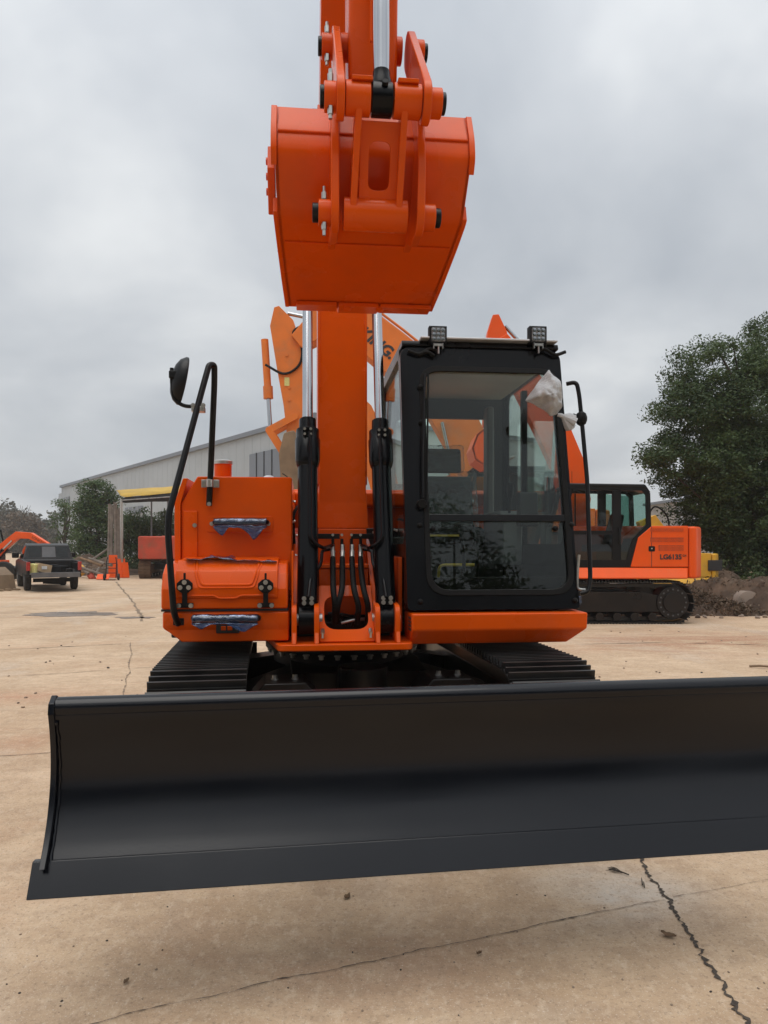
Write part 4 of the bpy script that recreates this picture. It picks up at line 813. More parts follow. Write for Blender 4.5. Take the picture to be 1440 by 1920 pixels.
b = MB(); b.add(*disc([(-.02, .7), (0, 1), (.01, 1)], .03, .05)); mshell = b.mesh('mirror_shell', 'black_satin'); o = put(mshell, 'mirror_shell', wm, cen - ctr + Vector((0, .01, 0)))

# cab interior
b = MB(); b.prism(roundpoly([(-.10, 1.50), (-.07, 1.63), (.38, 1.60), (.40, 1.48)], .05, 5), 'x', .58, 1.06); seat = b.obj('seat', 'seat_cloth', cab, .03, seg=3)
b = MB(); b.prism(roundpoly([(.26, 1.58), (.34, 2.02), (.44, 2.06), (.44, 1.58)], .05, 5), 'x', .575, 1.055); b.obj('backrest', 'seat_cloth', seat, .06, seg=4)
b = MB(); b.prism(roundpoly([(.32, 2.07), (.35, 2.26), (.42, 2.27), (.43, 2.07)], .03, 5), 'x', .66, .97); b.obj('headrest', 'seat_cloth', seat, .04, seg=4)
b = MB(); b.bx(.62, 1.02, -.05, .38, 1.2, 1.5); b.obj('seat_base', 'interior_dark', seat, .02)
grid = [[Vector((.56 + .52 * j / 13, .235 + .06 * i / 11 + .03 * (i > 7), 1.62 + .46 * i / 11)) for j in range(14)] for i in range(12)]; film('seat_cover', seat, grid, 'film_clear', .012, 31)
grid = [[Vector((.645 + .34 * j / 9, .305 + .02 * i / 6, 2.06 + .225 * i / 6)) for j in range(10)] for i in range(7)]; film('seat_cover', seat, grid, 'film_clear', .008, 33)
for u0, u1, z1 in ((.44, .54, 1.72), (1.12, 1.26, 1.74)):
    b = MB(); b.prism(roundpoly([(-.35, 1.35), (-.38, z1 - .06), (-.25, z1), (.2, z1), (.25, 1.35)], .04, 4), 'x', u0, u1); co_ = b.obj('console', 'interior_grey', cab, .02, seg=3)
    uc = (u0 + u1) / 2; b = MB(); b.tube([(uc, -.28, z1 - .02), (uc, -.30, z1 + .10)], .010, 8); b.lathe((uc, -.30, z1 + .09), (0, -.05, 1), [(0, .018), (.03, .024), (.08, .026), (.11, .018), (.115, .006)], 12); b.obj('joystick', 'rubber', co_)
b = MB(); b.prism(roundpoly([(-.52, 1.62), (-.50, 1.86), (-.44, 1.86), (-.42, 1.62)], .02, 4), 'x', 1.20, 1.33); b.obj('monitor', 'interior_dark', cab, .01)
b = MB(); b.prism([(-.2, 1.2), (-.25, 1.9), (.1, 2.3), (.45, 2.3), (.45, 1.2)], 'x', 1.335, 1.345) if False else b.bx(.36, .40, -.7, .3, 1.2, 1.55); b.obj('side_trim', 'interior_pale', cab, .015)
b = MB(); b.bx(1.17, 1.23, .30, .44, 1.3, 2.6); b.bx(.395, .435, .36, .44, 1.3, 2.6); b.obj('rear_pillar_trim', 'interior_grey', cab, .02)
for px in (870, 895):
    q = L(px, 1075, -.85); b = MB(); b.tube(fillet([(q.x, -.80, 1.2), (q.x, -.86, 1.42), (q.x - .02, -.80, 1.62)], .05), .012, 8); pd = b.obj('travel_lever', 'rubber', cab)
    b = MB(); b.box((q.x, -.92, 1.25), (.09, .16, .015), Matrix.Rotation(R(25), 3, 'X')); b.obj('pedal', 'rubber', cab, .004)
b = MB(); b.tube(fillet([(.62, -.55, 1.22), (.62, -.60, 1.36), (.86, -.60, 1.36)], .04), .010, 8); b.obj('safety_lever', 'yellow_bar', cab)
b = MB(); b.tube([(.60, -.2, 1.56), (.84, -.2, 1.56)], .008, 8); b.obj('seat_slide_bar', 'yellow_bar', seat)
b = MB(); q = L(1029, 895, .1); b.tube(fillet([q + Vector((0, 0, -.12)), q, q + Vector((.0, 0, .02))], .02), .008, 8); b.box(q + Vector((0, -.01, .03)), (.07, .03, .045)); b.obj('camera_stalk', 'rubber', cab, .008)
# ------------------------------------------------------------------ other machines in the yard
BOLT_D = bolt_mesh(.013, .02, 'truck_grey')
def yard_excavator(label, loc, yaw, sc, paint, boom, boom_t, arm_, arm_t, trackm='track_steel', shoes=0, cab_on=True, bucket_at=None, cyl=None, lettering=None, bm='brown_steel', group=None, boom_w=.34, detail=True, tip=True, arm_cyl=None, tool=None):
    root = thing('excavator', label, 'excavator', loc, yaw, group); root.scale = (sc, sc, sc)
    def at(b, name, m, bevel=0, **k): return b.obj(name, m, root, bevel, **k)
    for sd_ in (-1, 1):
        track(root, sd_, .5, .97, 1.38, .375, .40, shoes or 40, trackm, None, lambda b, n, m: b.obj(n, m, root), shoes=bool(shoes))
        b = MB(); y = sd_ * .97
        b.prism([(-1.2, .22), (1.2, .22), (1.25, .5), (.8, .60), (-.8, .60), (-1.25, .5)], 'y', y - .17, y + .17)
        tf = at(b, 'track_frame', 'underframe' if trackm == 'track_steel' else trackm, .01)
        b = MB(); b.cyl((-1.38, y - .2, .40), (-1.38, y + .2, .40), .30, n=28); b.cyl((-1.38, y - .23, .40), (-1.38, y + .23, .40), .19, n=24); dr = b.obj('sprocket', 'underframe' if trackm == 'track_steel' else trackm, tf, .006)
        if detail:
            for k in range(16):
                a = 2 * math.pi * k / 16; put(BOLT_D, 'bolt', dr, (-1.38 + .245 * math.cos(a), y + sd_ * .2, .40 + .245 * math.sin(a)), rot=(R(-90) * sd_, 0, 0))
        b = MB(); b.cyl((1.38, y - .19, .40), (1.38, y + .19, .40), .29, n=24); b.obj('idler', 'underframe', tf)
        for k in range(7 if detail else 4): b = MB(); b.cyl((-1.0 + k * (.33 if detail else .6), y - .19, .13), (-1.0 + k * (.33 if detail else .6), y + .19, .13), .08, n=12); b.obj('roller', 'underframe', tf)
    b = MB(); b.bx(-.6, .6, -.8, .8, .38, .64); b.cyl((0, 0, .62), (0, 0, .84), .52, n=32); at(b, 'car_body', 'underframe')
    b = MB(); b.prism(roundpoly([(-1.655, -1.22), (1.0, -1.22), (1.0, 1.22), (-1.655, 1.22)], .03, 3), 'z', .845, 1.055); at(b, 'upper_frame', paint, .03)
    # engine housing on the cab side, split in panels
    b = MB(); b.prism([(-1.655, 1.07), (-.58, 1.07), (-.72, 1.62), (-.98, 1.84), (-1.655, 1.84)], 'y', .2, 1.20); at(b, 'rear_door', paint, .012)
    b = MB(); b.prism([(-.50, 1.07), (-.60, 1.07), (-.74, 1.60), (-.70, 1.6)], 'y', .4, 1.17)
    at(b, 'door_seam', 'ink')
    b = MB(); b.bx(-1.72, .3, -1.22, .25, 1.06, 1.86); hood = at(b, 'engine_hood', paint, .03)
    b = MB(); cwp = [(-1.67, -1.22), (-1.67, 1.22), (-1.80, 1.22), (-2.0, .95), (-2.08, .4), (-2.08, -.4), (-2.0, -.95), (-1.80, -1.22)]; b.prism(cwp, 'z', .85, 1.83); at(b, 'counterweight', paint, .05, seg=3)
    if detail:
        for z0, z1, x0, x1 in ((1.73, 1.79, -1.57, -.95), (1.53, 1.62, -1.57, -.95), (1.37, 1.475, -1.57, -1.10)):
            b = MB(); b.bx(x0, x1, 1.196, 1.203, z0, z1); gr = at(b, 'grille', 'ink')
            b = MB(); n = int((x1 - x0) / .022)
            for k in range(n): b.bx(x0 + k * .022, x0 + k * .022 + .009, 1.200, 1.207, z0, z1)
            for k in range(int((z1 - z0) / .02)): b.bx(x0, x1, 1.200, 1.2065, z0 + k * .02, z0 + k * .02 + .007)
            o = b.obj('mesh_bars', paint, gr); o['kind'] = 'stuff'
        b = MB(); b.bx(-.972, -.962, 1.199, 1.2025, 1.075, 1.83); at(b, 'panel_gap', 'ink')
        b = MB(); b.prism(roundpoly([(-1.03, 1.36), (-.91, 1.36), (-.91, 1.46), (-1.03, 1.46)], .02, 4), 'y', 1.198, 1.206); lk = at(b, 'latch', 'black_satin')
        b = MB(); b.cyl((-.97, 1.206, 1.415), (-.97, 1.212, 1.415), .014, n=10); b.obj('lock', 'zinc', lk)
    if cab_on:
        so = [(-.56, 1.06), (-.70, 1.55), (-.97, 1.82), (-.95, 2.45), (-.86, 2.60), (.55, 2.62), (.78, 1.75), (.80, 1.06)]
        rd = roundpoly(so, .05, 4)
        for y0, y1 in ((1.13, 1.18), (.18, .23)):
            h1 = roundpoly([(-.80, 1.90), (-.83, 2.40), (-.72, 2.50), (-.36, 2.50), (-.36, 1.45), (-.5, 1.50)], .05, 4); 
            h2 = roundpoly([(-.24, 1.22), (-.24, 2.50), (.47, 2.52), (.67, 1.74), (.68, 1.22)], .07, 4)
            # solid wall panels around two openings: built as strips
            b = MB()
            b.prism([(-.56, 1.06), (-.70, 1.55), (-.97, 1.82), (-.95, 2.45), (-.87, 2.42), (-.88, 1.87), (-.62, 1.60), (-.46, 1.06)], 'y', y0, y1)
            b.prism([(-.95, 2.45), (-.86, 2.60), (.55, 2.62), (.60, 2.52), (-.80, 2.50), (-.87, 2.42)], 'y', y0, y1)
            b.prism([(.55, 2.62), (.78, 1.75), (.80, 1.06), (.72, 1.06), (.70, 1.75), (.50, 2.52)], 'y', y0 + .001, y1 - .001)
            b.prism([(-.46, 1.06), (-.5, 1.2), (.72, 1.2), (.72, 1.06)], 'y', y0 + .002, y1 - .002)
            b.prism([(-.40, 1.2), (-.40, 2.505), (-.24, 2.505), (-.24, 1.2)], 'y', y0 + .003, y1 + .004)
            b.prism([(-.24, 1.68), (-.24, 1.75), (.70, 1.75), (.71, 1.68)], 'y', y0 + .004, y1 - .004)
            b.prism([(.20, 1.75), (.20, 2.51), (.225, 2.51), (.225, 1.75)], 'y', y0 + .01, y1 - .01)
            cb = at(b, 'cab_side', 'black_satin')
            b = MB(); ym = (y0 + y1) / 2; b.loop([(-.66, ym, 1.58), (-.9, ym, 1.85), (-.9, ym, 2.45), (-.36, ym, 2.51), (-.36, ym, 1.2), (-.55, ym, 1.2)], (0, .004, 0)); b.obj('rear_window', 'glass_green', cb, 0, 0)
            b = MB(); b.loop([(-.26, ym, 1.72), (-.26, ym, 2.52), (.52, ym, 2.53), (.71, ym, 1.72)], (0, .004, 0)); b.obj('door_window', 'glass', cb, 0, 0)
            b = MB(); b.loop([(-.26, ym, 1.18), (-.26, ym, 1.70), (.72, ym, 1.70), (.73, ym, 1.18)], (0, .004, 0)); b.obj('lower_door_window', 'glass_dark', cb, 0, 0)
        b = MB(); b.prism([(-.97, 2.46), (-.86, 2.625), (.57, 2.645), (.62, 2.58), (-.8, 2.55)], 'y', .17, 1.19); at(b, 'cab_roof', 'black_satin', .03)
        for x in (-.88, .0): pass
        b = MB(); b.bx(.74, .80, .2, 1.16, 1.06, 1.25); b.bx(-.60, .78, .22, 1.14, 1.05, 1.14); at(b, 'cab_floor', 'interior_dark')
        b = MB(); b.prism(roundpoly([(-.42, 1.35), (-.55, 2.05), (-.42, 2.1), (-.25, 1.5), (.15, 1.48), (.15, 1.35)], .04, 4), 'y', .45, .92); at(b, 'seat', 'seat_cloth', .04)
        b = MB(); b.cyl((-.12, 1.07, 1.28), (-.12, 1.10, 1.28), .16, n=24); at(b, 'seat_console', 'interior_grey', .01)
        b = MB(); b.tube([(-.36, 1.2, 1.5), (-.36, 1.22, 1.55), (-.36, 1.22, 1.75), (-.36, 1.2, 1.8)], .012, 6); at(b, 'door_handle', 'black_satin')
    # boom, arm, bucket
    P = [Vector((x, z)) for x, z in boom]; b = MB(); b.prism(thick(boom, boom_t), 'y', -.15 - boom_w / 2, -.15 + boom_w / 2); bo = at(b, 'boom', paint, .015)
    if cyl:
        for y in (-.15 - boom_w / 2 - .08, -.15 + boom_w / 2 + .08):
            A = Vector((cyl[0][0], y, cyl[0][1])); B = Vector((cyl[1][0], y, cyl[1][1])); M_ = A.lerp(B, cyl[2])
            b = MB(); b.cyl(A, M_, .065, n=16); b.cyl(A.lerp(B, cyl[2] - .06), M_, .08, n=16); cy = at(b, 'boom_cylinder', 'black_paint' if paint == 'orange_yard' else paint); b = MB(); b.cyl(M_, B, .036, n=14); b.obj('piston_rod', 'chrome', cy)
    if arm_:
        b = MB(); b.prism(thick(arm_, arm_t), 'y', -.15 - .14, -.15 + .14); ar = at(b, 'arm', paint, .012)
    if arm_cyl:
        A = Vector((arm_cyl[0][0], -.15, arm_cyl[0][1])); B = Vector((arm_cyl[1][0], -.15, arm_cyl[1][1])); M_ = A.lerp(B, arm_cyl[2]); b = MB(); b.cyl(A, M_, .075, n=16); b.cyl(A.lerp(B, arm_cyl[2] - .05), M_, .09, n=16); cy = at(b, 'arm_cylinder', paint); b = MB(); b.cyl(M_, B, .04, n=14); b.obj('piston_rod', 'chrome', cy)
    if bucket_at:
        x, z, an, s = bucket_at; M2 = Matrix.Rotation(an, 2)
        pf = [(0, 0), (.12, -.1), (.25, -.35), (.22, -.75), (0, -1.0), (-.35, -1.05), (-.62, -.9), (-.75, -.6)]; inn = [(-.7, -.58), (-.57, -.85), (-.33, -.99), (-.02, -.94), (.16, -.72), (.19, -.37), (.08, -.14), (-.02, -.04)]
        q = [M2 @ Vector(p) * s + Vector((x, z)) for p in pf + inn]; b = MB(); b.prism([tuple(p) for p in q], 'y', -.15 - .5, -.15 + .5); bk = at(b, 'bucket', bm, .01)
        for y in (-.65, .33): b = MB(); q = [M2 @ Vector(p) * s + Vector((x, z)) for p in pf]; b.prism([tuple(p) for p in q], 'y', y, y + .02); b.obj('side_plate', bm, bk)
        for k in range(5): b = MB(); p0 = M2 @ Vector((-.74, -.62)) * s + Vector((x, z)); p1 = M2 @ Vector((-.92, -.45)) * s + Vector((x, z)); b.tube([(p0.x, -.6 + k * .22, p0.y), (p1.x, -.6 + k * .22, p1.y)], [.05, .02], 6); b.obj('tooth', 'steel', bk)
    return root, bo

# right: side-on machine with the model number on its door
exC, boC = yard_excavator('new orange excavator parked side-on at the right, black cab and LG6135 lettering on its door', (4.05, 15.2, 0), math.pi, 1.0, 'orange_yard',
    [(.2, 1.35), (.14, 2.4), (.28, 3.1), (.68, 4.0), (1.25, 5.0), (1.68, 5.7)], [.22, .30, .32, .34, .28, .16], [(1.77, 6.18), (1.74, 5.82), (1.77, 5.3), (1.90, 3.9)], [.06, .2, .22, .12],
    shoes=44, bucket_at=(1.92, 3.85, R(25), .75), cyl=((.75, 1.15), (.6, 3.8), .55), bm='orange_yard', arm_cyl=((.45, 4.75), (1.56, 5.98), .66))
me = text_mesh('LG6135', .128, .002, 'ink', bold=.005); me2 = text_mesh('G4', .06, .002, 'ink', bold=.001)
put(me, 'model_lettering', exC, (-1.12, 1.204, 1.215), rot=(R(90), 0, math.pi)); put(me2, 'model_lettering', exC, (-1.545, 1.204, 1.262), rot=(R(90), 0, math.pi))
for x, y, z, w_ in ((1.15, 1.22, 1.05, .55), (-.1 + .55, 1.16, .55, .20)):
    g2 = [[Vector((x + w_ * (j / 9 - .5), y + .02, z - i * .055)) for j in range(10)] for i in range(5)]
    film('plastic_wrap', exC, g2, 'film_blue', .035, int(x * 100))
b = MB(); b.tube([(.3, .3, 2.6), (.3, .3, 2.95)], .004, 5); b.obj('antenna', 'rubber', exC)
# behind the tank: long-boom machine with black lettering on its boom, muddy bucket hanging
exB, boB = yard_excavator('weathered pale orange excavator behind, black lettering on its bent boom, muddy bucket hanging', (2.85, 19.0, 0), math.pi, 1.267, 'orange_old',
    [(bx0 - 2.35, bz - .32) for bx0, bz in ((2.2, 1.5), (2.75, 3.2), (3.45, 4.5), (4.3, 5.25), (5.2, 5.98), (5.75, 6.05), (6.35, 5.55))], [.3, .40, .44, .42, .38, .34, .16],
    [(bx0 - 2.35, bz - .32) for bx0, bz in ((6.76, 6.28), (6.66, 5.95), (6.46, 5.1), (6.42, 4.3), (6.42, 3.50))], [.05, .24, .30, .20, .11],
    shoes=0, cyl=((.6, 1.4), (1.1, 3.6), .55), detail=False, boom_w=.5, arm_cyl=((2.15, 5.43), (4.20, 5.86), .62))
me = text_mesh('LONKING.', .31, .003, 'ink', bold=.012, shear=.15)
put(me, 'boom_lettering', exB, (3.27, .105, 5.79), rot=(R(90), math.atan2(5.98 - 5.25, .9), math.pi))
def bside(b, n, m, **k):
    b.v = [(x - 2.35, y, z - .32) for x, y, z in b.v]; return b.obj(n, m, exB, **k)
b = MB(); b.cyl((7.02, -.15, 5.65), (6.95, -.15, 4.55), .075, n=16); b.cyl((6.955, -.15, 4.7), (6.945, -.15, 4.45), .10, n=16); bc = bside(b, 'bucket_cylinder', 'orange_old')
b = MB(); b.cyl((6.945, -.15, 4.5), (6.90, -.15, 3.78), .045, n=14); b.v = [(x - 2.35, y, z - .32) for x, y, z in b.v]; b.obj('piston_rod', 'chrome', bc)
for y in (-.36, .06): b = MB(); b.prism(link_poly((6.90, 3.78), (6.38, 4.06), .07, .07), 'y', y - .02, y + .02); bside(b, 'idler_link', 'orange_old', bevel=.005); b = MB(); b.prism(link_poly((6.90, 3.78), (6.55, 3.22), .07, .07), 'y', y - .025, y + .025); bside(b, 'bucket_link', 'orange_old', bevel=.005)
b = MB(); b.tube(spline([(6.98, .02, 5.1), (6.6, .02, 4.92), (6.3, .02, 5.1), (6.25, .02, 5.45), (6.42, .02, 5.75), (6.1, .05, 5.95)], 8), .025, 8); bside(b, 'hose', 'rubber')
b = MB(); b.bx(6.50, 6.60, -.008, .0, 4.68, 4.85); bside(b, 'warning_plate', 'sticker')
for x, z in ((6.5, 4.65), (6.5, 4.4), (6.42, 4.06), (6.55, 5.3)): b = MB(); b.cyl((x, -.02, z), (x, .01, z), .03, n=10); bside(b, 'boss', 'orange_old')
b = MB(); b.prism(roundpoly([(6.34, 3.74), (6.56, 3.68), (6.66, 3.25), (6.62, 2.75), (6.42, 2.35), (5.95, 2.2), (5.7, 2.35), (6.1, 2.7), (6.22, 3.2)], .06, 3), 'y', -.7, .4); bkB = bside(b, 'bucket', 'brown_steel', bevel=.02)
for k in range(4): b = MB(); b.tube([(5.78, -.6 + k * .3, 2.3), (5.5, -.6 + k * .3, 2.42)], [.06, .02], 6); bside(b, 'bucket_tooth', 'steel')
for dz in (0, .09): b = MB(); b.tube([(5.1, .02, 6.38 + dz), (4.2, .02, 5.70 + dz), (3.4, .02, 5.05 + dz)], .028, 8); bside(b, 'hard_line', 'orange_old')
# another boom right behind the new machine
exE, boE = yard_excavator('orange excavator mostly hidden behind the new machine, steep boom with white label', (.95, 24.5, 0), math.pi, 1.27, 'orange_old',
    [(.3, 1.3), (.72, 2.6), (1.0, 3.7), (1.35, 4.6), (1.9, 5.3)], [.3, .36, .38, .32, .18], [(2.0, 5.5), (2.0, 4.9), (1.9, 3.4)], [.1, .2, .12], detail=False)
b = MB(); b.bx(.92, 1.02, .025, .03, 2.6, 3.2); b.obj('white_label', 'paper', exE)
# left edge: small digger with low orange boom
exD, boD = yard_excavator('small digger at the left edge with low arched orange boom and dark cab', Wp(-45, 1020, 30).to_2d().to_3d(), R(-8), .80, 'orange_yard',
    [(.9, 1.0), (1.6, 1.75), (2.4, 2.32), (3.1, 2.28), (4.6, 1.5)], [.14, .17, .18, .16, .08], [(4.55, 1.6), (4.3, .9)], [.12, .07], detail=False, bucket_at=(4.3, .9, R(120), .5), cyl=((1.0, .95), (2.2, 2.05), .6), boom_w=.26)
me = text_mesh('LONKING', .18, .002, 'ink'); put(me, 'boom_lettering', exD, (3.2, -.282, 2.18), rot=(R(90), R(28), 0))
# old red machine under the canopy, seen from behind
exF, boF = yard_excavator('old red excavator with rusty tracks beyond the canopy post, seen from behind', Wp(328, 1020, 34).to_2d().to_3d(), R(95), 1.0, 'red_old',
    [(.3, 1.4), (1.2, 3.2), (2.2, 3.6)], [.2, .3, .15], [(2.2, 3.6), (2.6, 1.8)], [.15, .1], trackm='track_rust', shoes=44, cab_on=False, detail=False)
exG, boG = yard_excavator('faded orange excavator arm and boom standing upright beside the tank, in the distance', Wp(400, 1020, 27).to_2d().to_3d(), R(180), .9, 'orange_old',
    [(.5, 1.2), (1.1, 2.2), (1.30, 2.75)], [.22, .2, .12], [(1.36, 2.95), (1.42, 1.1)], [.10, .15], detail=False, cab_on=False)
# yellow machine behind the side-on one
exH, boH = yard_excavator('yellow excavator half hidden behind the orange machine near the tree', (6.25, 17.75, 0), R(180), .70, 'yellow',
    [(-.9, 1.7), (-.6, 2.4), (-.2, 2.95), (.25, 2.8)], [.16, .2, .2, .1], None, None, detail=False, cab_on=False)
b = MB(); b.bx(-2.0, -1.55, 1.0, 1.24, 1.28, 1.62); b.obj('rear_grille', 'ink', exH, .01)
b = MB(); b.tube(spline([(-.7, .2, 2.5), (-.6, .2, 3.1), (-.2, .2, 3.4), (.1, .2, 3.0)], 6), .03, 6); b.obj('hose', 'rubber', exH)

# ------------------------------------------------------------------ pickup truck
TK = thing('pickup_truck', 'dirty black pickup truck with open tailgate and a box in its bed', 'truck', Wp(102, 1020, 23.6).to_2d().to_3d(), R(30))
hw = .80
b = MB(); b.prism(roundpoly([(1.58, .42), (1.55, .96), (1.6, 1.0), (3.6, 1.0), (4.6, .92), (4.75, .7), (4.75, .42)], .05, 3), 'x', -hw, hw)
body = b.obj('body', 'truck_paint', TK, .04, seg=3)
b = MB(); b.bx(-hw, hw, .03, 1.56, .44, .55); b.obj('bed_floor', 'truck_bed', TK, .01)
for sx in (-1, 1): b = MB(); b.bx(sx * (hw - .10), sx * hw, .02, 1.57, .45, .90); b.obj('bed_side', 'truck_paint', TK, .02)
b = MB(); b.bx(-hw + .11, hw - .11, 1.45, 1.54, .55, .93); b.obj('bulkhead', 'truck_bed', TK, .01)
for x_, y_, s2 in ((.3, .9, .3), (.5, .5, .2), (0, 1.1, .35), (-.2, .6, .22)): b = MB(); b.box((x_, y_, .55 + s2 * .4), (s2 * 1.4, s2, s2 * .8), Matrix.Rotation(x_ * 3, 3, 'Z')); b.obj('bed_load', 'truck_bed', TK, .03)
for sx in (-1, 1):
    b = MB(); b.bx(sx * hw - .06 * (sx > 0), sx * hw + .06 * (sx < 0), .02, 1.6, .86, .96); b.obj('bed_rail', 'truck_paint', TK, .02)
    b = MB(); b.bx(sx * (hw - .11), sx * (hw + .006), -.015, .06, .66, .94); b.obj('tail_light', 'tail_red', TK, .012)
    for y in (.95, 3.75):
        b = MB(); x = sx * (hw - .10); b.lathe((x - .10, y, .34), (1, 0, 0), [(0, .25), (.01, .32), (.04, .34), (.16, .34), (.19, .32), (.20, .25)], 24); wh = b.obj('wheel', 'tyre', TK)
        b = MB(); b.lathe((x + sx * .085, y, .34), (sx, 0, 0), [(0, .21), (.02, .20), (.005, .17), (.02, .06)], 20); b.obj('rim', 'truck_grey', wh)
    b = MB(); b.bx(sx * hw, sx * (hw + .22), 2.95, 3.07, 1.02, 1.2); b.obj('door_mirror', 'truck_bed', TK, .03)
b = MB(); cp = [(1.62, .98), (1.80, 1.46), (2.0, 1.52), (2.75, 1.52), (3.45, 1.0)]
hw2 = hw - .03; ht = hw - .16
vs = []
for sx in (-1, 1): vs += [(sx * (hw2 if z < 1.2 else ht), y, z) for y, z in cp]
b.add(vs, [(0, 1, 6, 5), (1, 2, 7, 6), (2, 3, 8, 7), (3, 4, 9, 8), (4, 3, 2, 1, 0), (5, 6, 7, 8, 9), (0, 5, 9, 4)]); b.obj('cabin', 'truck_paint', TK, .03)
def ywin(n, pts, m='glass_dark'): b = MB(); b.loop(pts, (0, -.006, .002)); return b.obj(n, m, TK, 0, 0)
for x0, x1 in ((-.60, -.24), (-.20, .22), (.26, .60)): ywin('rear_window', [(x0, 1.655, 1.06), (x1, 1.655, 1.06), (x1 * .95, 1.775, 1.41), (x0 * .95, 1.775, 1.41)], 'truck_grey' if x0 == -.20 else 'glass_dark')
b = MB(); b.loop([(-hw2 - .006, 1.85, 1.03), (-ht - .012, 1.95, 1.44), (-ht - .012, 2.68, 1.44), (-hw2 - .006, 3.2, 1.03)], (-.004, 0, 0)); b.obj('side_window', 'glass_dark', TK, 0, 0)
b = MB(); b.box((0, -.22, .57), (1.42, .50, .045), Matrix.Rotation(R(-4), 3, 'X')); b.obj('tailgate', 'truck_grey', TK, .012)
b = MB(); b.box((0, -.46, .54), (1.40, .02, .16)); b.obj('tailgate_edge', 'truck_grey', TK, .01)
b = MB(); b.bx(-.6, .6, .1, .2, .30, .42); b.tube([(-.3, .3, .3), (.3, .3, .26)], .06, 8); b.obj('chassis', 'truck_bed', TK)
bx_ = MB(); bx_.box((0, 0, .13), (.42, .34, .26), Matrix.Rotation(R(12), 3, 'Y')); o = bx_.obj('carton', 'box_card', None, .006, loc=TK.location + Matrix.Rotation(R(30), 3, 'Z') @ Vector((-.30, .35, .60)), rz=R(45)); tag(o, 'brown cardboard box tipped in the pickup bed', 'box')
b = MB(); b.bx(-.10, .06, -.185, -.172, .1, .2); b.obj('paper_label', 'paper', o)
bx_ = MB(); bx_.prism(roundpoly([(-.12, 0), (.12, 0), (.10, .30), (-.08, .33)], .03), 'y', -.12, .12); o = bx_.obj('jerry_can', 'sticker', None, .01, loc=TK.location + Matrix.Rotation(R(30), 3, 'Z') @ Vector((-.58, .2, .56))); tag(o, 'pale yellow can standing at the left of the pickup bed', 'can')

# ------------------------------------------------------------------ warehouse
Ac, Bc = Vector((-48.8, 113, 0)), Vector((-4.6, 50.5, 0)); wd = (Bc - Ac); wl = wd.length; ang = math.atan2(wd.y, wd.x)
SH = thing('warehouse', 'long pale grey metal warehouse behind the yard on the left', 'building', Ac, ang)
HT = 10.0
b = MB(); b.bx(0, wl, 0, 26, 0, HT); b.obj('wall', 'shed_white', SH)
b = MB(); b.bx(-.2, wl + .2, -.25, 26, HT, HT + .35); b.obj('roof_edge', 'shed_grey', SH)
rib = MB(); rib.bx(-.02, .02, -.012, 0, 0, HT - .02); rm = rib.mesh('wall_rib', 'shed_white')
for k in range(int(wl / 1.5)): put(rm, 'wall_rib', SH, (k * 1.5 + .6, 0, 0))
def onwall(px, py):
    k = (px - HX) / F; t = (k * Ac.y - Ac.x) / (wd.x - k * wd.y); d = Ac.y + wd.y * t; return t * wl, EYE - (py - HY) / F * d
for x0, y0, x1, y1, nm, m in ((470, 846, 528, 1000, 'door', 'shed_grey'), (236, 950, 268, 962, 'window', 'shed_grey'), (119, 932, 131, 965, 'window', 'glass_dark')):
    a, z1 = onwall(x0, y0); c, z0 = onwall(x1, y1); a2, z1b = onwall((x0 + x1) / 2, y0); z0 = max(z0, 0.); b = MB(); b.bx(a, c, -.12, -.052, z0, z1b); o = b.obj(nm, m, SH)
    for k in range(1, 4): b = MB(); b.bx(a + (c - a) * k / 4 - .06, a + (c - a) * k / 4 + .06, -.16, -.12, z0, z1b); b.obj('mullion', 'shed_white' if nm == 'window' else 'black_satin', o)
b = MB(); b.bx(-2, -.01, -.01, 26, 0, 9.2); b.obj('end_wall', 'shed_white', SH)
b = MB(); 
RB = thing('building', 'pale low building glimpsed between the yellow machine and the tree', 'building', (22, 55, 0), 0)
b = MB(); b.bx(-.6, 5, 0, 6, 0, 4.6); b.obj('wall', 'concrete_wall', RB); b = MB(); b.bx(-.8, 5.2, -.2, 6.2, 4.6, 4.8); b.obj('roof', 'shed_grey', RB)
for k in range(3): b = MB(); b.bx(-.4 + k * 1.1, -.1 + k * 1.1, -.3, -.02, 0, 4.58); b.obj('column', 'shed_white', RB)

# ------------------------------------------------------------------ canopy shelter
cd = 33.0; p0 = Wp(228, 1085, cd); CN = thing('canopy', 'yellow tarpaulin canopy on poles in front of the warehouse', 'canopy', (p0.x, cd, 0))
def cw_(px, py, dy=0): q = Wp(px, py, cd + dy); return Vector((q.x - p0.x, dy, q.z))
cloth = [[cw_(226 + j * 16, 932 - j * 1.4 + (1.5 if j % 2 else 0), 0) for j in range(9)], [cw_(220 + j * 16, 916 - j * 1.2, 2.) for j in range(9)], [cw_(214 + j * 16, 921 - j * 1.1, 4.5) for j in range(9)]]
film('tarpaulin', CN, cloth, 'tarp_yellow', .04, 4)
val = [[cw_(226 + j * 16, 932 - j * 1.4, 0) + Vector((0, .02, -.02)) for j in range(9)], [cw_(227 + j * 16, 944 - j * .8, 0) + Vector((0, .03, 0)) for j in range(9)]]
film('valance', CN, val, 'tarp_black', .02, 6)
b = MB(); b.tube([cw_(206, 950, 4), cw_(227, 938, 0), cw_(340, 930, 0)], .03, 6); b.obj('edge_pole', 'steel', CN)
for px, py, m, r in ((228, 936, 'zinc', .06), (226, 940, 'steel', .03)): b = MB(); a = cw_(px, py); b.tube([a, cw_(px + 1, 1085)], r, 8); b.obj('post', m, CN)
for px in (284, 315): b = MB(); a = cw_(px, 938, 3); b.tube([a, Vector((a.x, 3, 0))], .04, 8); b.obj('post', 'shed_grey', CN)
rr = random.Random(3)
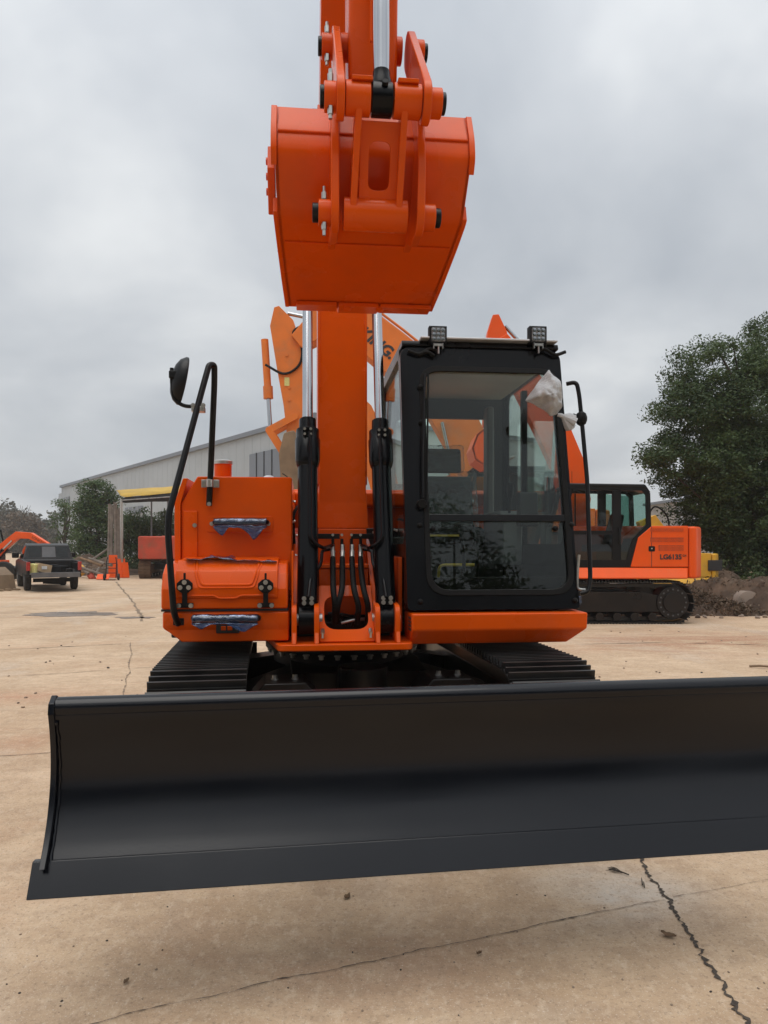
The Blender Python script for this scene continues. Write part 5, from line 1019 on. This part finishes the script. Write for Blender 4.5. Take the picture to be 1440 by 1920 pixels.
for k in range(7):
    a = Wp(205 + k * 3.2, 948 + rr.uniform(-6, 6), cd + 1); c = Wp(203 + k * 4, 1078, cd + .5); b = MB(); b.tube([(c.x, c.y, 0), ((a.x + c.x) / 2 + rr.uniform(-.05, .05), (a.y + c.y) / 2, a.z / 2), a], [.07, .06, .05], 7); o = b.obj('timber_pole', 'wood_grey'); tag(o, ('leftmost', 'second', 'third', 'middle', 'fifth', 'sixth', 'rightmost')[k] + ' from the left of the timber poles leaning at the canopy corner' if 0 < k < 6 and k != 3 else ('leftmost', '', '', 'middle', '', '', 'rightmost')[k] + ' of the weathered timber poles leaning at the canopy corner', 'pole', 'timber poles leaning at the canopy corner')
# ------------------------------------------------------------------ hand truck, panels, scrap
HT_ = thing('hand_truck', 'black framed hand truck holding orange sheet panels by the canopy post', 'hand truck', Gp(209, 1088), R(8))
for sx in (-1, 1): b = MB(); b.tube(fillet([(sx * .2, -.1, .1), (sx * .2, .0, .75), (sx * .16, .05, .95)], .1), .02, 8); b.obj('side_rail', 'black_satin', HT_); b = MB(); b.cyl((sx * .25, .0, .14), (sx * .31, .0, .14), .14, n=18); b.obj('wheel', 'tyre', HT_)
for z in (.3, .5, .7): b = MB(); b.tube([(-.2, -.02, z), (.2, -.02, z)], .014, 6); b.obj('cross_bar', 'black_satin', HT_)
b = MB(); b.bx(-.22, .22, -.3, -.05, .03, .05); b.obj('toe_plate', 'black_satin', HT_)
def sheet(px, py, wd_, h, lean, rz_, lab):
    b = MB(); b.box((0, 0, h / 2), (wd_, .03, h)); o = b.obj('sheet_metal', 'orange_yard', None, .006); o.location = Gp(px, py) + Vector((0, 0, .02)); o.rotation_euler = (R(lean), 0, R(rz_)); tag(o, lab, 'panel')
sheet(211, 1084, .36, 1.0, -6, 5, 'tall orange panel standing upright in the hand truck')
sheet(192, 1087, .50, .42, -62, 12, 'small orange panel lying flat left of the hand truck')
sheet(229, 1084, .32, .85, -14, 30, 'orange panel leaning just right of the canopy post')
sheet(237, 1084, .28, .70, -18, 38, 'short orange panel leaning farthest right of the stack')
for k in range(12):
    a = Gp(rr.uniform(150, 205), rr.uniform(1082, 1087)); ln = rr.uniform(.7, 1.6); an = rr.uniform(0, 3.1); el_ = rr.uniform(0, .5); dv = Vector((math.cos(an) * math.cos(el_), math.sin(an) * .5, math.sin(el_))) * ln
    z0 = rr.uniform(.05, .7); b = MB(); b.tube([a + Vector((0, .4, z0)), a + Vector((0, .4, z0)) + dv], [.07, .05], 7); o = b.obj('timber_offcut', rr.choice(['wood', 'wood_grey'])); tag(o, 'weathered timber offcut in the scrap heap beside the pickup', 'timber', 'timber offcuts in the scrap heap')
sc_ = MB(); rr = random.Random(12)
def mound(name, px, py, rx, ry, h, m, amp, seedv, lab, cat, res=36, kind='structure'):
    c = Gp(px, py); r2_ = np.random.default_rng(seedv); vs = []; fs = []; ph = r2_.uniform(0, 6, 24); kx = r2_.uniform(.6, 6, 24); ky = r2_.uniform(.6, 6, 24)
    for i in range(res):
        for j in range(res):
            x, y = (i / (res - 1) * 2 - 1), (j / (res - 1) * 2 - 1); rr_ = math.hypot(x, y); e_ = max(0, 1 - rr_ ** 2.)
            nz = sum(math.sin(kx[q] * x * rx + ph[q]) * math.cos(ky[q] * y * ry + ph[q] * 1.7) / (1 + .25 * q) for q in range(24)) * .12
            vs.append((x * rx, y * ry, max(-.05, h * e_ * (1 + amp * nz) + amp * .25 * nz * (e_ > 0) - .02 + (e_ > 0) * r2_.uniform(-.04, .06))))
    for i in range(res - 1): fs += [(i * res + j, (i + 1) * res + j, (i + 1) * res + j + 1, i * res + j + 1) for j in range(res - 1)]
    me = bpy.data.meshes.new(name); me.from_pydata(vs, [], fs); me.materials.append(MATS[m]); me.shade_smooth(); o = put(me, name, None, c); 
    if kind: o['kind'] = kind
    if cat: tag(o, lab, cat)
    return o
mound('scrap_heap', 178, 1078, 2.4, 1.0, .75, 'soil', 1.4, 3, 'low heap of dark scrap and earth between pickup and canopy', None)
for k, (px, py, m, s) in enumerate(((147, 1083, 'yellow', .3), (190, 1076, 'yellow', .35), (163, 1086, 'red_old', .25))):
    b = MB(); b.lathe((0, 0, 0), (0, 0, 1), [(0, s * .7), (s * .2, s), (s * .9, s * .9), (s * 1.1, s * .5)], 9); o = b.obj('scrap_part', m, None, .02, loc=Gp(px, py) + Vector((0, .2, .25 if k != 2 else 0)), rz=k); o.rotation_euler = (R(60), 0, k); tag(o, ('dented yellow machine part on the scrap heap by the pickup', 'brown-yellow drum on the scrap heap behind the hand truck', 'rusty red part low in the scrap heap by the pickup')[k], 'scrap part')
# dark bucket lying at the left edge
BK = Gp(4, 1108); b = MB(); pf = [(0, 0), (.15, .5), (.6, .75), (1.0, .6), (1.15, .15), (1.1, .0), (.9, .5), (.6, .62), (.25, .45), (.12, .02)]; b.prism(pf, 'y', -.5, .5); o = b.obj('loose_bucket', 'brown_steel', None, .01, loc=BK, rz=R(150)); tag(o, 'rusty dark bucket lying on the ground at the left edge', 'bucket')
for k in range(4): b = MB(); b.tube([(0.05, -.42 + k * .28, .02), (-.3, -.42 + k * .28, .04)], [.06, .02], 6); b.obj('tooth', 'brown_steel', o)
b = MB(); b.cyl((0, 0, 0), (0, .35, 0), .45, n=20); o = b.obj('old_tyre', 'tyre', None, .06, loc=Wp(4, 1020, 27).to_2d().to_3d() + Vector((0, 0, .42)), rz=R(20)); tag(o, 'large worn tyre standing behind the loose bucket', 'tyre')

# ------------------------------------------------------------------ dirt heap and rubble under the tree
mound('dirt_heap', 1400, 1142, 4.2, 1.8, .60, 'soil', 1.8, 8, '', None, 110)
mound('dirt_heap', 1275, 1124, 2.4, .9, .55, 'soil', 1.8, 9, '', None, 70)
mound('dirt_heap', 1330, 1150, 1.5, .7, .30, 'soil', 1.6, 10, '', None, 36)
def rock(px, py, z, s, m, lab, cat, seedv, name='rock', flat=.7, group=None):
    r2_ = np.random.default_rng(seedv); import bmesh
    bm_ = bmesh.new(); bmesh.ops.create_icosphere(bm_, subdivisions=2, radius=1)
    dirs = r2_.normal(size=(9, 3)); dirs /= np.linalg.norm(dirs, axis=1)[:, None]; ds = r2_.uniform(.55, .9, 9)
    for v in bm_.verts:
        for dr, q in zip(dirs, ds):
            e_ = v.co.dot(Vector(dr)) - q
            if e_ > 0: v.co -= Vector(dr) * e_ * .9
        v.co = Vector((v.co.x * s[0], v.co.y * s[1], v.co.z * s[2]))
    me = bpy.data.meshes.new(name); bm_.to_mesh(me); bm_.free(); me.materials.append(MATS[m]); me.shade_smooth(); me.set_sharp_from_angle(angle=R(30)); o = put(me, name, None, Gp(px, py) + Vector((0, 0, z)), rot=(r2_.uniform(-.4, .4), r2_.uniform(-.4, .4), r2_.uniform(0, 6))); return tag(o, lab, cat, group)
rock(1317, 1135, .38, (.16, .10, .24), 'sack', 'white woven sack slumped on the dirt heap', 'sack', 2, 'sack')
rock(1272, 1128, .48, (.30, .15, .20), 'rock', 'large pale concrete lump at the top of the dirt heap behind the track', 'rock', 4)
rock(1288, 1135, .30, (.22, .16, .2), 'rock', 'brown boulder on the heap left of the white sack', 'rock', 5)
rock(1306, 1152, .06, (.17, .1, .07), 'sack', 'crumpled pale plastic bag at the foot of the heap', 'bag', 6, 'plastic_bag')
rock(1350, 1147, .28, (.18, .15, .12), 'rock', 'rounded stone in the middle of the dirt heap', 'rock', 7)
rock(1352, 1152, .14, (.22, .1, .05), 'rock', 'flat reddish slab lying on the heap right of the bag', 'rock', 17)
for k in range(90):
    px = rr.uniform(1180, 1440); py = rr.uniform(1138, 1160) if px > 1290 else rr.uniform(1118, 1140); s = rr.uniform(.015, .07)
    rock(px, py, rr.uniform(.0, .35) if py < 1150 else .02, (s, s, s * .7), rr.choice(['rock', 'soil', 'pebble', 'rock']), 'small loose stone on the dirt heap under the tree', 'stone', 100 + k, 'stone', group='loose stones on the dirt heap')
b = MB(); b.lathe((0, 0, 0), (0, 1, 0), [(0, .26), (.01, .30), (.5, .30), (.5, .25), (.02, .24)], 18); o = b.obj('pipe_stub', 'rock', None, 0, loc=Gp(1405, 1152) + Vector((0, 0, .2)), rz=R(10)); tag(o, 'dark open pipe end half buried in the heap at the right', 'pipe')
b = MB(); b.bx(-.3, .3, -.03, .03, 0, .8); o = b.obj('concrete_slab', 'concrete_wall', None, .01, loc=Wp(1368, 1100, 19.5).to_2d().to_3d() + Vector((0, 0, .4)), rz=R(20)); tag(o, 'pale concrete slab standing behind the heap', 'slab')
# ------------------------------------------------------------------ trees and plants
def leaf_cloud(name, pts, nrm, size, m, parent=None, seedv=0, slim=.42):
    """diamond leaves at pts; one mesh"""
    r2_ = np.random.default_rng(seedv); n = len(pts); ax = r2_.normal(size=(n, 3)); ax[:, 2] = ax[:, 2] * .6 - .35; ax /= np.linalg.norm(ax, axis=1)[:, None]
    nn = nrm + r2_.normal(size=(n, 3)) * .7; sd2 = np.cross(ax, nn); sd2 /= np.linalg.norm(sd2, axis=1)[:, None] + 1e-6; up_ = np.cross(sd2, ax)
    sz = size * r2_.uniform(.6, 1.35, n)[:, None]; c = pts
    V = np.stack([c - ax * sz * .5, c + sd2 * sz * slim * .5 + up_ * sz * .06, c + ax * sz * .55 - up_ * sz * .08, c - sd2 * sz * slim * .5 + up_ * sz * .06], 1).reshape(-1, 3)
    me = bpy.data.meshes.new(name); me.vertices.add(4 * n); me.vertices.foreach_set('co', V.astype(np.float32).ravel())
    me.loops.add(4 * n); me.loops.foreach_set('vertex_index', np.arange(4 * n, dtype=np.int32)); me.polygons.add(n); me.polygons.foreach_set('loop_start', np.arange(0, 4 * n, 4, dtype=np.int32)); me.polygons.foreach_set('loop_total', np.full(n, 4, dtype=np.int32))
    me.materials.append(MATS[m]); me.update(); me.validate(); return put(me, name, parent)
def clumps(blobs, nclump, per, cr, seedv, shell=.55, droop=.0):
    """leaf positions gathered in clumps near the surface of a set of ellipsoids (cx,cy,cz,rx,ry,rz)"""
    r2_ = np.random.default_rng(seedv); vol = np.array([b_[3] * b_[4] * b_[5] for b_ in blobs]) ** .75; pick = r2_.choice(len(blobs), nclump, p=vol / vol.sum()); P = []; Nn = []; C = []
    for k in pick:
        b_ = blobs[k]; d = r2_.normal(size=3); d /= np.linalg.norm(d); rad = shell + (1 - shell) * r2_.random() ** .6; ctr_ = np.array(b_[:3]) + d * np.array(b_[3:]) * rad; C.append(ctr_)
        n = int(per * r2_.uniform(.5, 1.5)); s = cr * r2_.uniform(.6, 1.4); q = r2_.normal(size=(n, 3)); q /= np.linalg.norm(q, axis=1)[:, None]; rr_ = r2_.random(n) ** .45
        pp = ctr_ + q * rr_[:, None] * s * np.array([1.15, 1.15, .72]); pp[:, 2] -= droop * ((q[:, 0] ** 2 + q[:, 1] ** 2) * s); P.append(pp); o_ = q * .6 + d * .4 + np.array([0, 0, .45]); Nn.append(o_)
    return np.concatenate(P), np.concatenate(Nn), C
def tree(name, label, cat, base, blobs, nclump, per, cr, leaf, lm, seedv, trunk_r=.2, fork=1.6, group=None, branches=14, droop=.15, shell=.5):
    t = thing(name, label, cat, base, 0, group); P, Nn, C = clumps(blobs, nclump, per, cr, seedv, shell, droop); leaf_cloud('crown', P, Nn, leaf, lm, t, seedv)
    rr_ = random.Random(seedv); cx = sum(b_[0] for b_ in blobs) / len(blobs); cy = sum(b_[1] for b_ in blobs) / len(blobs); zt_ = max(b_[2] for b_ in blobs)
    b = MB(); tp = [Vector((0, 0, -.05)), Vector((.05, 0, fork * .5)), Vector((.1 * cx, .1 * cy, fork)), Vector((cx * .5, cy * .5, (fork + zt_) * .5)), Vector((cx, cy, zt_))]; sp = spline(tp, 5); b.tube(sp, [trunk_r * (1.25 - 1.1 * i / (len(sp) - 1)) for i in range(len(sp))], 10); b.obj('trunk', 'bark', t)
    for k in range(branches):
        e_ = Vector(tuple(C[rr_.randrange(len(C))])); i0 = rr_.randrange(6, len(sp) - 4); a = sp[i0]; mid_ = a.lerp(e_, .5) + Vector((rr_.uniform(-.2, .2), rr_.uniform(-.2, .2), .15)); q = spline([a, mid_, e_], 5); r0 = trunk_r * .42; b = MB(); b.tube(q, [r0 * (1 - .85 * i / (len(q) - 1)) for i in range(len(q))], 6); b.obj('branch', 'bark', t)
    return t
# right: two broad evergreen trees by the heap
def Bl(px, py, d, rx, ry, rz, base):
    p = Wp(px, py, d); return (p.x - base.x, p.y - base.y, p.z, rx, ry, rz)
tb1 = Vector((10.0, 19.5, 0))
bl = [Bl(1345, 700, 19.5, 1.25, 1.4, 1.0, tb1), Bl(1300, 775, 19.3, 1.0, 1.2, .95, tb1), Bl(1395, 770, 19.5, 1.5, 1.6, 1.2, tb1), Bl(1280, 872, 19.0, 1.05, 1.2, .75, tb1), Bl(1345, 870, 19.5, 1.5, 1.6, 1.2, tb1), Bl(1430, 880, 19.5, 1.5, 1.6, 1.3, tb1), Bl(1330, 955, 19.5, .9, 1.3, .7, tb1), Bl(1400, 985, 19.3, 1.4, 1.5, 1.0, tb1), Bl(1425, 1060, 19.2, 1.1, 1.3, .9, tb1), Bl(1365, 1010, 19.9, .8, .9, .7, tb1)]
tree('evergreen_tree', 'broad dark evergreen tree rising behind the dirt heap', 'tree', tb1, bl, 820, 165, .34, .085, 'leaf_dark', 41, .24, 1.4, branches=26)
tb2 = Vector((12.6, 21.5, 0))
bl = [Bl(1480, 660, 21.5, 1.3, 1.4, 1.25, tb2), Bl(1440, 645, 21.5, .65, .8, .85, tb2), Bl(1500, 790, 21.5, 1.8, 1.8, 1.6, tb2), Bl(1500, 930, 21.5, 1.8, 1.8, 1.6, tb2), Bl(1480, 1040, 21.5, 1.6, 1.5, 1.0, tb2)]
tree('evergreen_tree', 'taller dark evergreen tree cut by the right edge of the picture', 'tree', tb2, bl, 520, 140, .38, .082, 'leaf_dark', 43, .26, 1.6, branches=14)
# undergrowth below the trees
for k, (px, py, r_, m, lab) in enumerate(((1382, 1068, .55, 'leaf_pale', 'pale green leafy shrub beside the concrete slab under the tree'), (1425, 1110, .65, 'leaf_dark', 'dark low shrub at the right edge under the tree'), (1400, 1095, .45, 'leaf_mid', 'small mid green shrub growing out of the dirt heap'))):
    d = 18.6 - k * .5; p = Wp(px, py, d); base = Vector((p.x, d, 0)); tree('shrub', lab, 'shrub', base, [(0, 0, p.z, r_, r_, r_ * .8), (r_ * .5, .1, p.z - .2, r_ * .8, r_ * .8, r_ * .6)], 40, 40, .20, .085, m, 60 + k, .03, .4, branches=8)
# left: trees in front of the warehouse
def ltree(px, d, blobs_px, n, per, cr, leaf, lm, sd2, lab, name='tree', cat='tree', tr=.15, grp=None):
    base = Wp(px, HY, d).to_2d().to_3d(); bl = [Bl(x, y, d + dy, r1, r1, r2, base) for x, y, dy, r1, r2 in blobs_px]; return tree(name, lab, cat, base, bl, n, per, cr, leaf, lm, sd2, tr, 1.2, group=grp, branches=10)
ltree(182, 42, [(182, 925, 0, .85, .75), (168, 955, 0, .8, 1.0), (198, 950, 0, .7, 1.0), (180, 1000, 0, 1.1, 1.2), (170, 1045, 0, 1.1, 1.0), (200, 1050, 0, .9, .9)], 330, 75, .42, .15, 'leaf_mid', 71, 'dense column-shaped green tree before the warehouse wall')
ltree(122, 46, [(118, 950, 0, .6, .5), (132, 985, 0, .7, .7), (112, 975, 0, .6, .5), (125, 1020, 0, .8, .7)], 50, 40, .34, .15, 'leaf_mid', 72, 'thin airy young tree left of the column-shaped one')
for k, (px, r1) in enumerate(((243, 1.1), (266, 1.2), (292, 1.1), (318, 1.2))):
    ltree(px, 38, [(px, 1000 - 14 * (k % 2), 0, r1 * .75, .9), (px + 4, 1050, 0, r1, 1.0), (px - 4, 975 + 10 * k, 0, .5, .5)], 120, 65, .36, .13, 'leaf_mid', 80 + k, ('leafy green bush right behind the white canopy post', 'green bush second from the canopy post', 'green bush left of the old red machine', 'green bush behind the old red machine')[k], 'bush', 'bush', .06, 'bushes behind the canopy')
# far wood, one hazy mass
r3 = np.random.default_rng(5); P = []; Nn = []
for k in range(150):
    px = r3.uniform(-260, 150); d = r3.uniform(120, 165); c0 = Wp(px, 1020, d); h = r3.uniform(4.5, 8.5) * (1.12 if px < 40 else .92); rx = r3.uniform(1.8, 3.4)
    n = 900; q = r3.normal(size=(n, 3)); q /= np.linalg.norm(q, axis=1)[:, None]; lump = .75 + .35 * np.sin(q[:, 0] * 6 + k) * np.cos(q[:, 2] * 7 + k * 2)
    P.append(np.array([c0.x, c0.y, h * .5]) + q * (lump * r3.random(n) ** .25)[:, None] * np.array([rx, rx, h * .55])); Nn.append(q)
for k in range(170):
    px = r3.uniform(-1500, 3000); d = r3.uniform(165, 200); c0 = Wp(px, 1020, d); h = r3.uniform(3.5, 5.5); rx = r3.uniform(2.5, 4.5)
    n = 380; q = r3.normal(size=(n, 3)); q /= np.linalg.norm(q, axis=1)[:, None]
    P.append(np.array([c0.x, c0.y, h * .45]) + q * (r3.random(n) ** .25)[:, None] * np.array([rx, rx, h * .55])); Nn.append(q)
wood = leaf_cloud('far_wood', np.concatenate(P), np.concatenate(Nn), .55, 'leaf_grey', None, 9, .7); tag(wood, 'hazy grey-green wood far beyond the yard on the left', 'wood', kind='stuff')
for k, (px, d, h) in enumerate(((38, 112, 4.8), (5, 118, 8.2), (45, 116, 7.4))):
    if k == 0: ltree(px, d, [(px, 985, 0, 2.6, 2.0), (px + 12, 1000, 0, 2.4, 1.8)], 60, 50, .9, .5, 'leaf_brown', 90, 'russet tree standing out in the far wood', tr=.3)
    else:
        base = Wp(px, HY, d).to_2d().to_3d(); t = thing('bare_tree', ('', 'bare-twigged tree at the far left of the wood', 'bare-twigged tree rising above the russet one')[k], 'tree', base); b = MB(); rq = random.Random(k)
        b.tube([(0, 0, 0), (.1, 0, h * .5), (0, 0, h * .8)], [.25, .16, .05], 6); b.obj('trunk', 'bark', t)
        for j in range(26): z = rq.uniform(h * .3, h * .8); a = rq.uniform(0, 6.3); l_ = rq.uniform(.8, 2.2); b = MB(); b.tube([(0, 0, z), (math.cos(a) * l_ * .5, math.sin(a) * l_ * .5, z + l_ * .45), (math.cos(a) * l_ * .8, math.sin(a) * l_ * .8, z + l_)], [.07, .045, .02], 5); b.obj('branch', 'bark', t)
# trees behind the viewer: they are what the cab glass and black paint mirror
for k, (x, y, h) in enumerate((xx, yy, hh * 1.35) for xx, yy, hh in ((-5.5, -15, 8.0), (6.0, -14, 9.0), (14, -17, 8.5), (-15, -16, 8.5), (.8, -17, 7.5), (-10, -18, 8.5), (10, -18, 8.8), (-21, -15, 8.0), (20, -15, 8.0), (3.4, -20, 9.0), (-2.8, -20, 9.0))):
    tree('tree', ('evergreen tree mirrored in the left of the windscreen', 'evergreen tree mirrored in the right of the windscreen', 'evergreen tree behind the viewer, far right', 'evergreen tree behind the viewer, far left', 'smaller evergreen tree behind the viewer, middle', 'evergreen tree behind the viewer, second from the far left', 'evergreen tree behind the viewer, between the right pair', 'outermost evergreen tree behind the viewer on the left', 'outermost evergreen tree behind the viewer on the right', 'tall rear evergreen tree behind the viewer, right of middle', 'tall rear evergreen tree behind the viewer, left of middle')[k], 'tree', Vector((x, y, 0)), [(0, 0, h * .72, 2.6, 2.4, h * .26), (-1.2, .2, h * .5, 2.3, 2.2, h * .22), (1.3, 0, h * .48, 2.2, 2.2, h * .22), (.2, .4, h * .3, 2.6, 2.2, h * .16)], 170, 55, .75, .26, 'leaf_dark', 120 + k, .25, 1.6, branches=6)

# ------------------------------------------------------------------ litter on the concrete
rr = random.Random(77)
def twig(px, py, n, lab):
    t = thing('twig', lab, 'twig', Gp(px, py), rr.uniform(0, 3))
    for k in range(n): a = rr.uniform(-.5, .5); l_ = rr.uniform(.05, .10); b = MB(); o_ = rr.uniform(-.03, .03); b.tube([(o_, 0, .008), (o_ + l_ * math.cos(a) * .5, l_ * math.sin(a) * .5, .013), (o_ + l_ * math.cos(a), l_ * math.sin(a), .007)], [.003, .0025, .001], 5); b.obj('sprig', 'bark', t)
twig(1168, 1640, 7, 'small dry sprig on the concrete just under the blade')
twig(1204, 1662, 2, 'thin curled twig left of the long crack')
def leaf(px, py, s, lab, seedv):
    r2_ = random.Random(seedv); vs = []; n = 7
    for i in range(n): t = i / (n - 1); w_ = math.sin(t * math.pi) ** .8 * s * .28; z = .008 + .02 * s / .1 * (t - .4) ** 2 * 2; vs += [(t * s, -w_, z + .006 * r2_.random()), (t * s, 0, z - .002), (t * s, w_, z + .006 * r2_.random())]
    fs = []
    for i in range(n - 1): a = i * 3; fs += [(a, a + 3, a + 4, a + 1), (a + 1, a + 4, a + 5, a + 2)]
    me = bpy.data.meshes.new('dry_leaf'); me.from_pydata(vs, [], fs); me.materials.append(MATS['dry_leaf']); me.shade_smooth(); o = put(me, 'dry_leaf', None, Gp(px, py), rot=(0, 0, r2_.uniform(0, 6))); o.modifiers.new('th', 'SOLIDIFY').thickness = .001; tag(o, lab, 'leaf')
leaf(1268, 1760, .055, 'dark curled leaf beside the long crack', 1); leaf(655, 1680, .045, 'dry brown leaf on the concrete below the blade middle', 2); leaf(903, 1788, .026, 'small dead leaf near the thin crack, right of centre', 3); leaf(232, 1848, .028, 'small dead leaf at the lower left', 4)
for k in range(100):
    px, py = rr.uniform(-20, 1460), rr.uniform(1660, 1918) if k < 60 else rr.uniform(1180, 1330)
    if k >= 60 and 270 < px < 1100: px = rr.choice([rr.uniform(0, 260), rr.uniform(1110, 1440)])
    s = rr.uniform(.0018, .0055) if k < 60 else rr.uniform(.008, .02)
    rock(px, py, s * .3, (s, s, s * .6), 'pebble' if rr.random() < .6 else 'crack', 'tiny loose stone scattered on the concrete yard', 'stone', 400 + k, 'pebble', group='pebbles scattered over the yard')
b = MB(); b.tube([Gp(1405, 1252) + Vector((0, 0, .02)), Gp(1425, 1253) + Vector((0, 0, .03)), Gp(1500, 1259) + Vector((0, 0, .03))], .014, 6); o = b.obj('steel_rod', 'brown_steel'); tag(o, 'thin dark steel rod lying on the ground behind the blade end', 'rod')
mat('wet_patch', (.17, .12, .085), .28, var=.3, vscale=1.2, spec=.5, bump=.15, bscale=12)
for cx_, cy_, rx_, ry_ in ((150, 1151, 1.1, .55), (118, 1153, .8, .4), (255, 1158, .5, .3)):
    c0 = Gp(cx_, cy_); b = MB(); b.add([(c0.x + rx_ * math.cos(t) * rr.uniform(.55, 1.15), c0.y + ry_ * math.sin(t) * rr.uniform(.5, 1.2), .004 if cx_ != 118 else .005) for t in np.linspace(0, 6.1, 26)], [tuple(range(26))]); o = b.obj('puddle', 'wet_patch', None, 0, 0); o['kind'] = 'structure'

r3 = np.random.default_rng(15); P = []
heaps = [o for o in bpy.data.objects if o.name.startswith('dirt_heap')]
for o in heaps:
    vv = [v.co + o.location for v in o.data.vertices if v.co.z > .02]; idx = r3.integers(0, len(vv), 4500)
    for i in idx: q = vv[i]; P.append((q.x + r3.normal() * .06, q.y + r3.normal() * .06, q.z + .015))
lit = leaf_cloud('leaf_litter', np.array(P), np.tile([0, 0, 1.], (len(P), 1)), .10, 'litter', None, 6, .3); tag(lit, 'dry twigs and leaf litter strewn over the dirt heap', 'leaf litter', kind='stuff')

# ------------------------------------------------------------------ damp air over the yard
hz = MB(); hz.bx(-250, 250, -130, 390, -1.0, 14.0); ho = hz.obj('haze', None, None, 0, 0); tag(ho, 'thin grey damp air over the whole yard', 'haze', kind='stuff')
hm = bpy.data.materials.new('haze'); hm.use_nodes = True; hn = hm.node_tree; hn.nodes.remove(hn.nodes['Principled BSDF'])
pv = hn.nodes.new('ShaderNodeVolumePrincipled'); pv.inputs['Color'].default_value = (.93, .95, .97, 1); pv.inputs['Density'].default_value = .0007; pv.inputs['Anisotropy'].default_value = .2
hn.links.new(pv.outputs[0], hn.nodes['Material Output'].inputs['Volume']); ho.data.materials.append(hm)
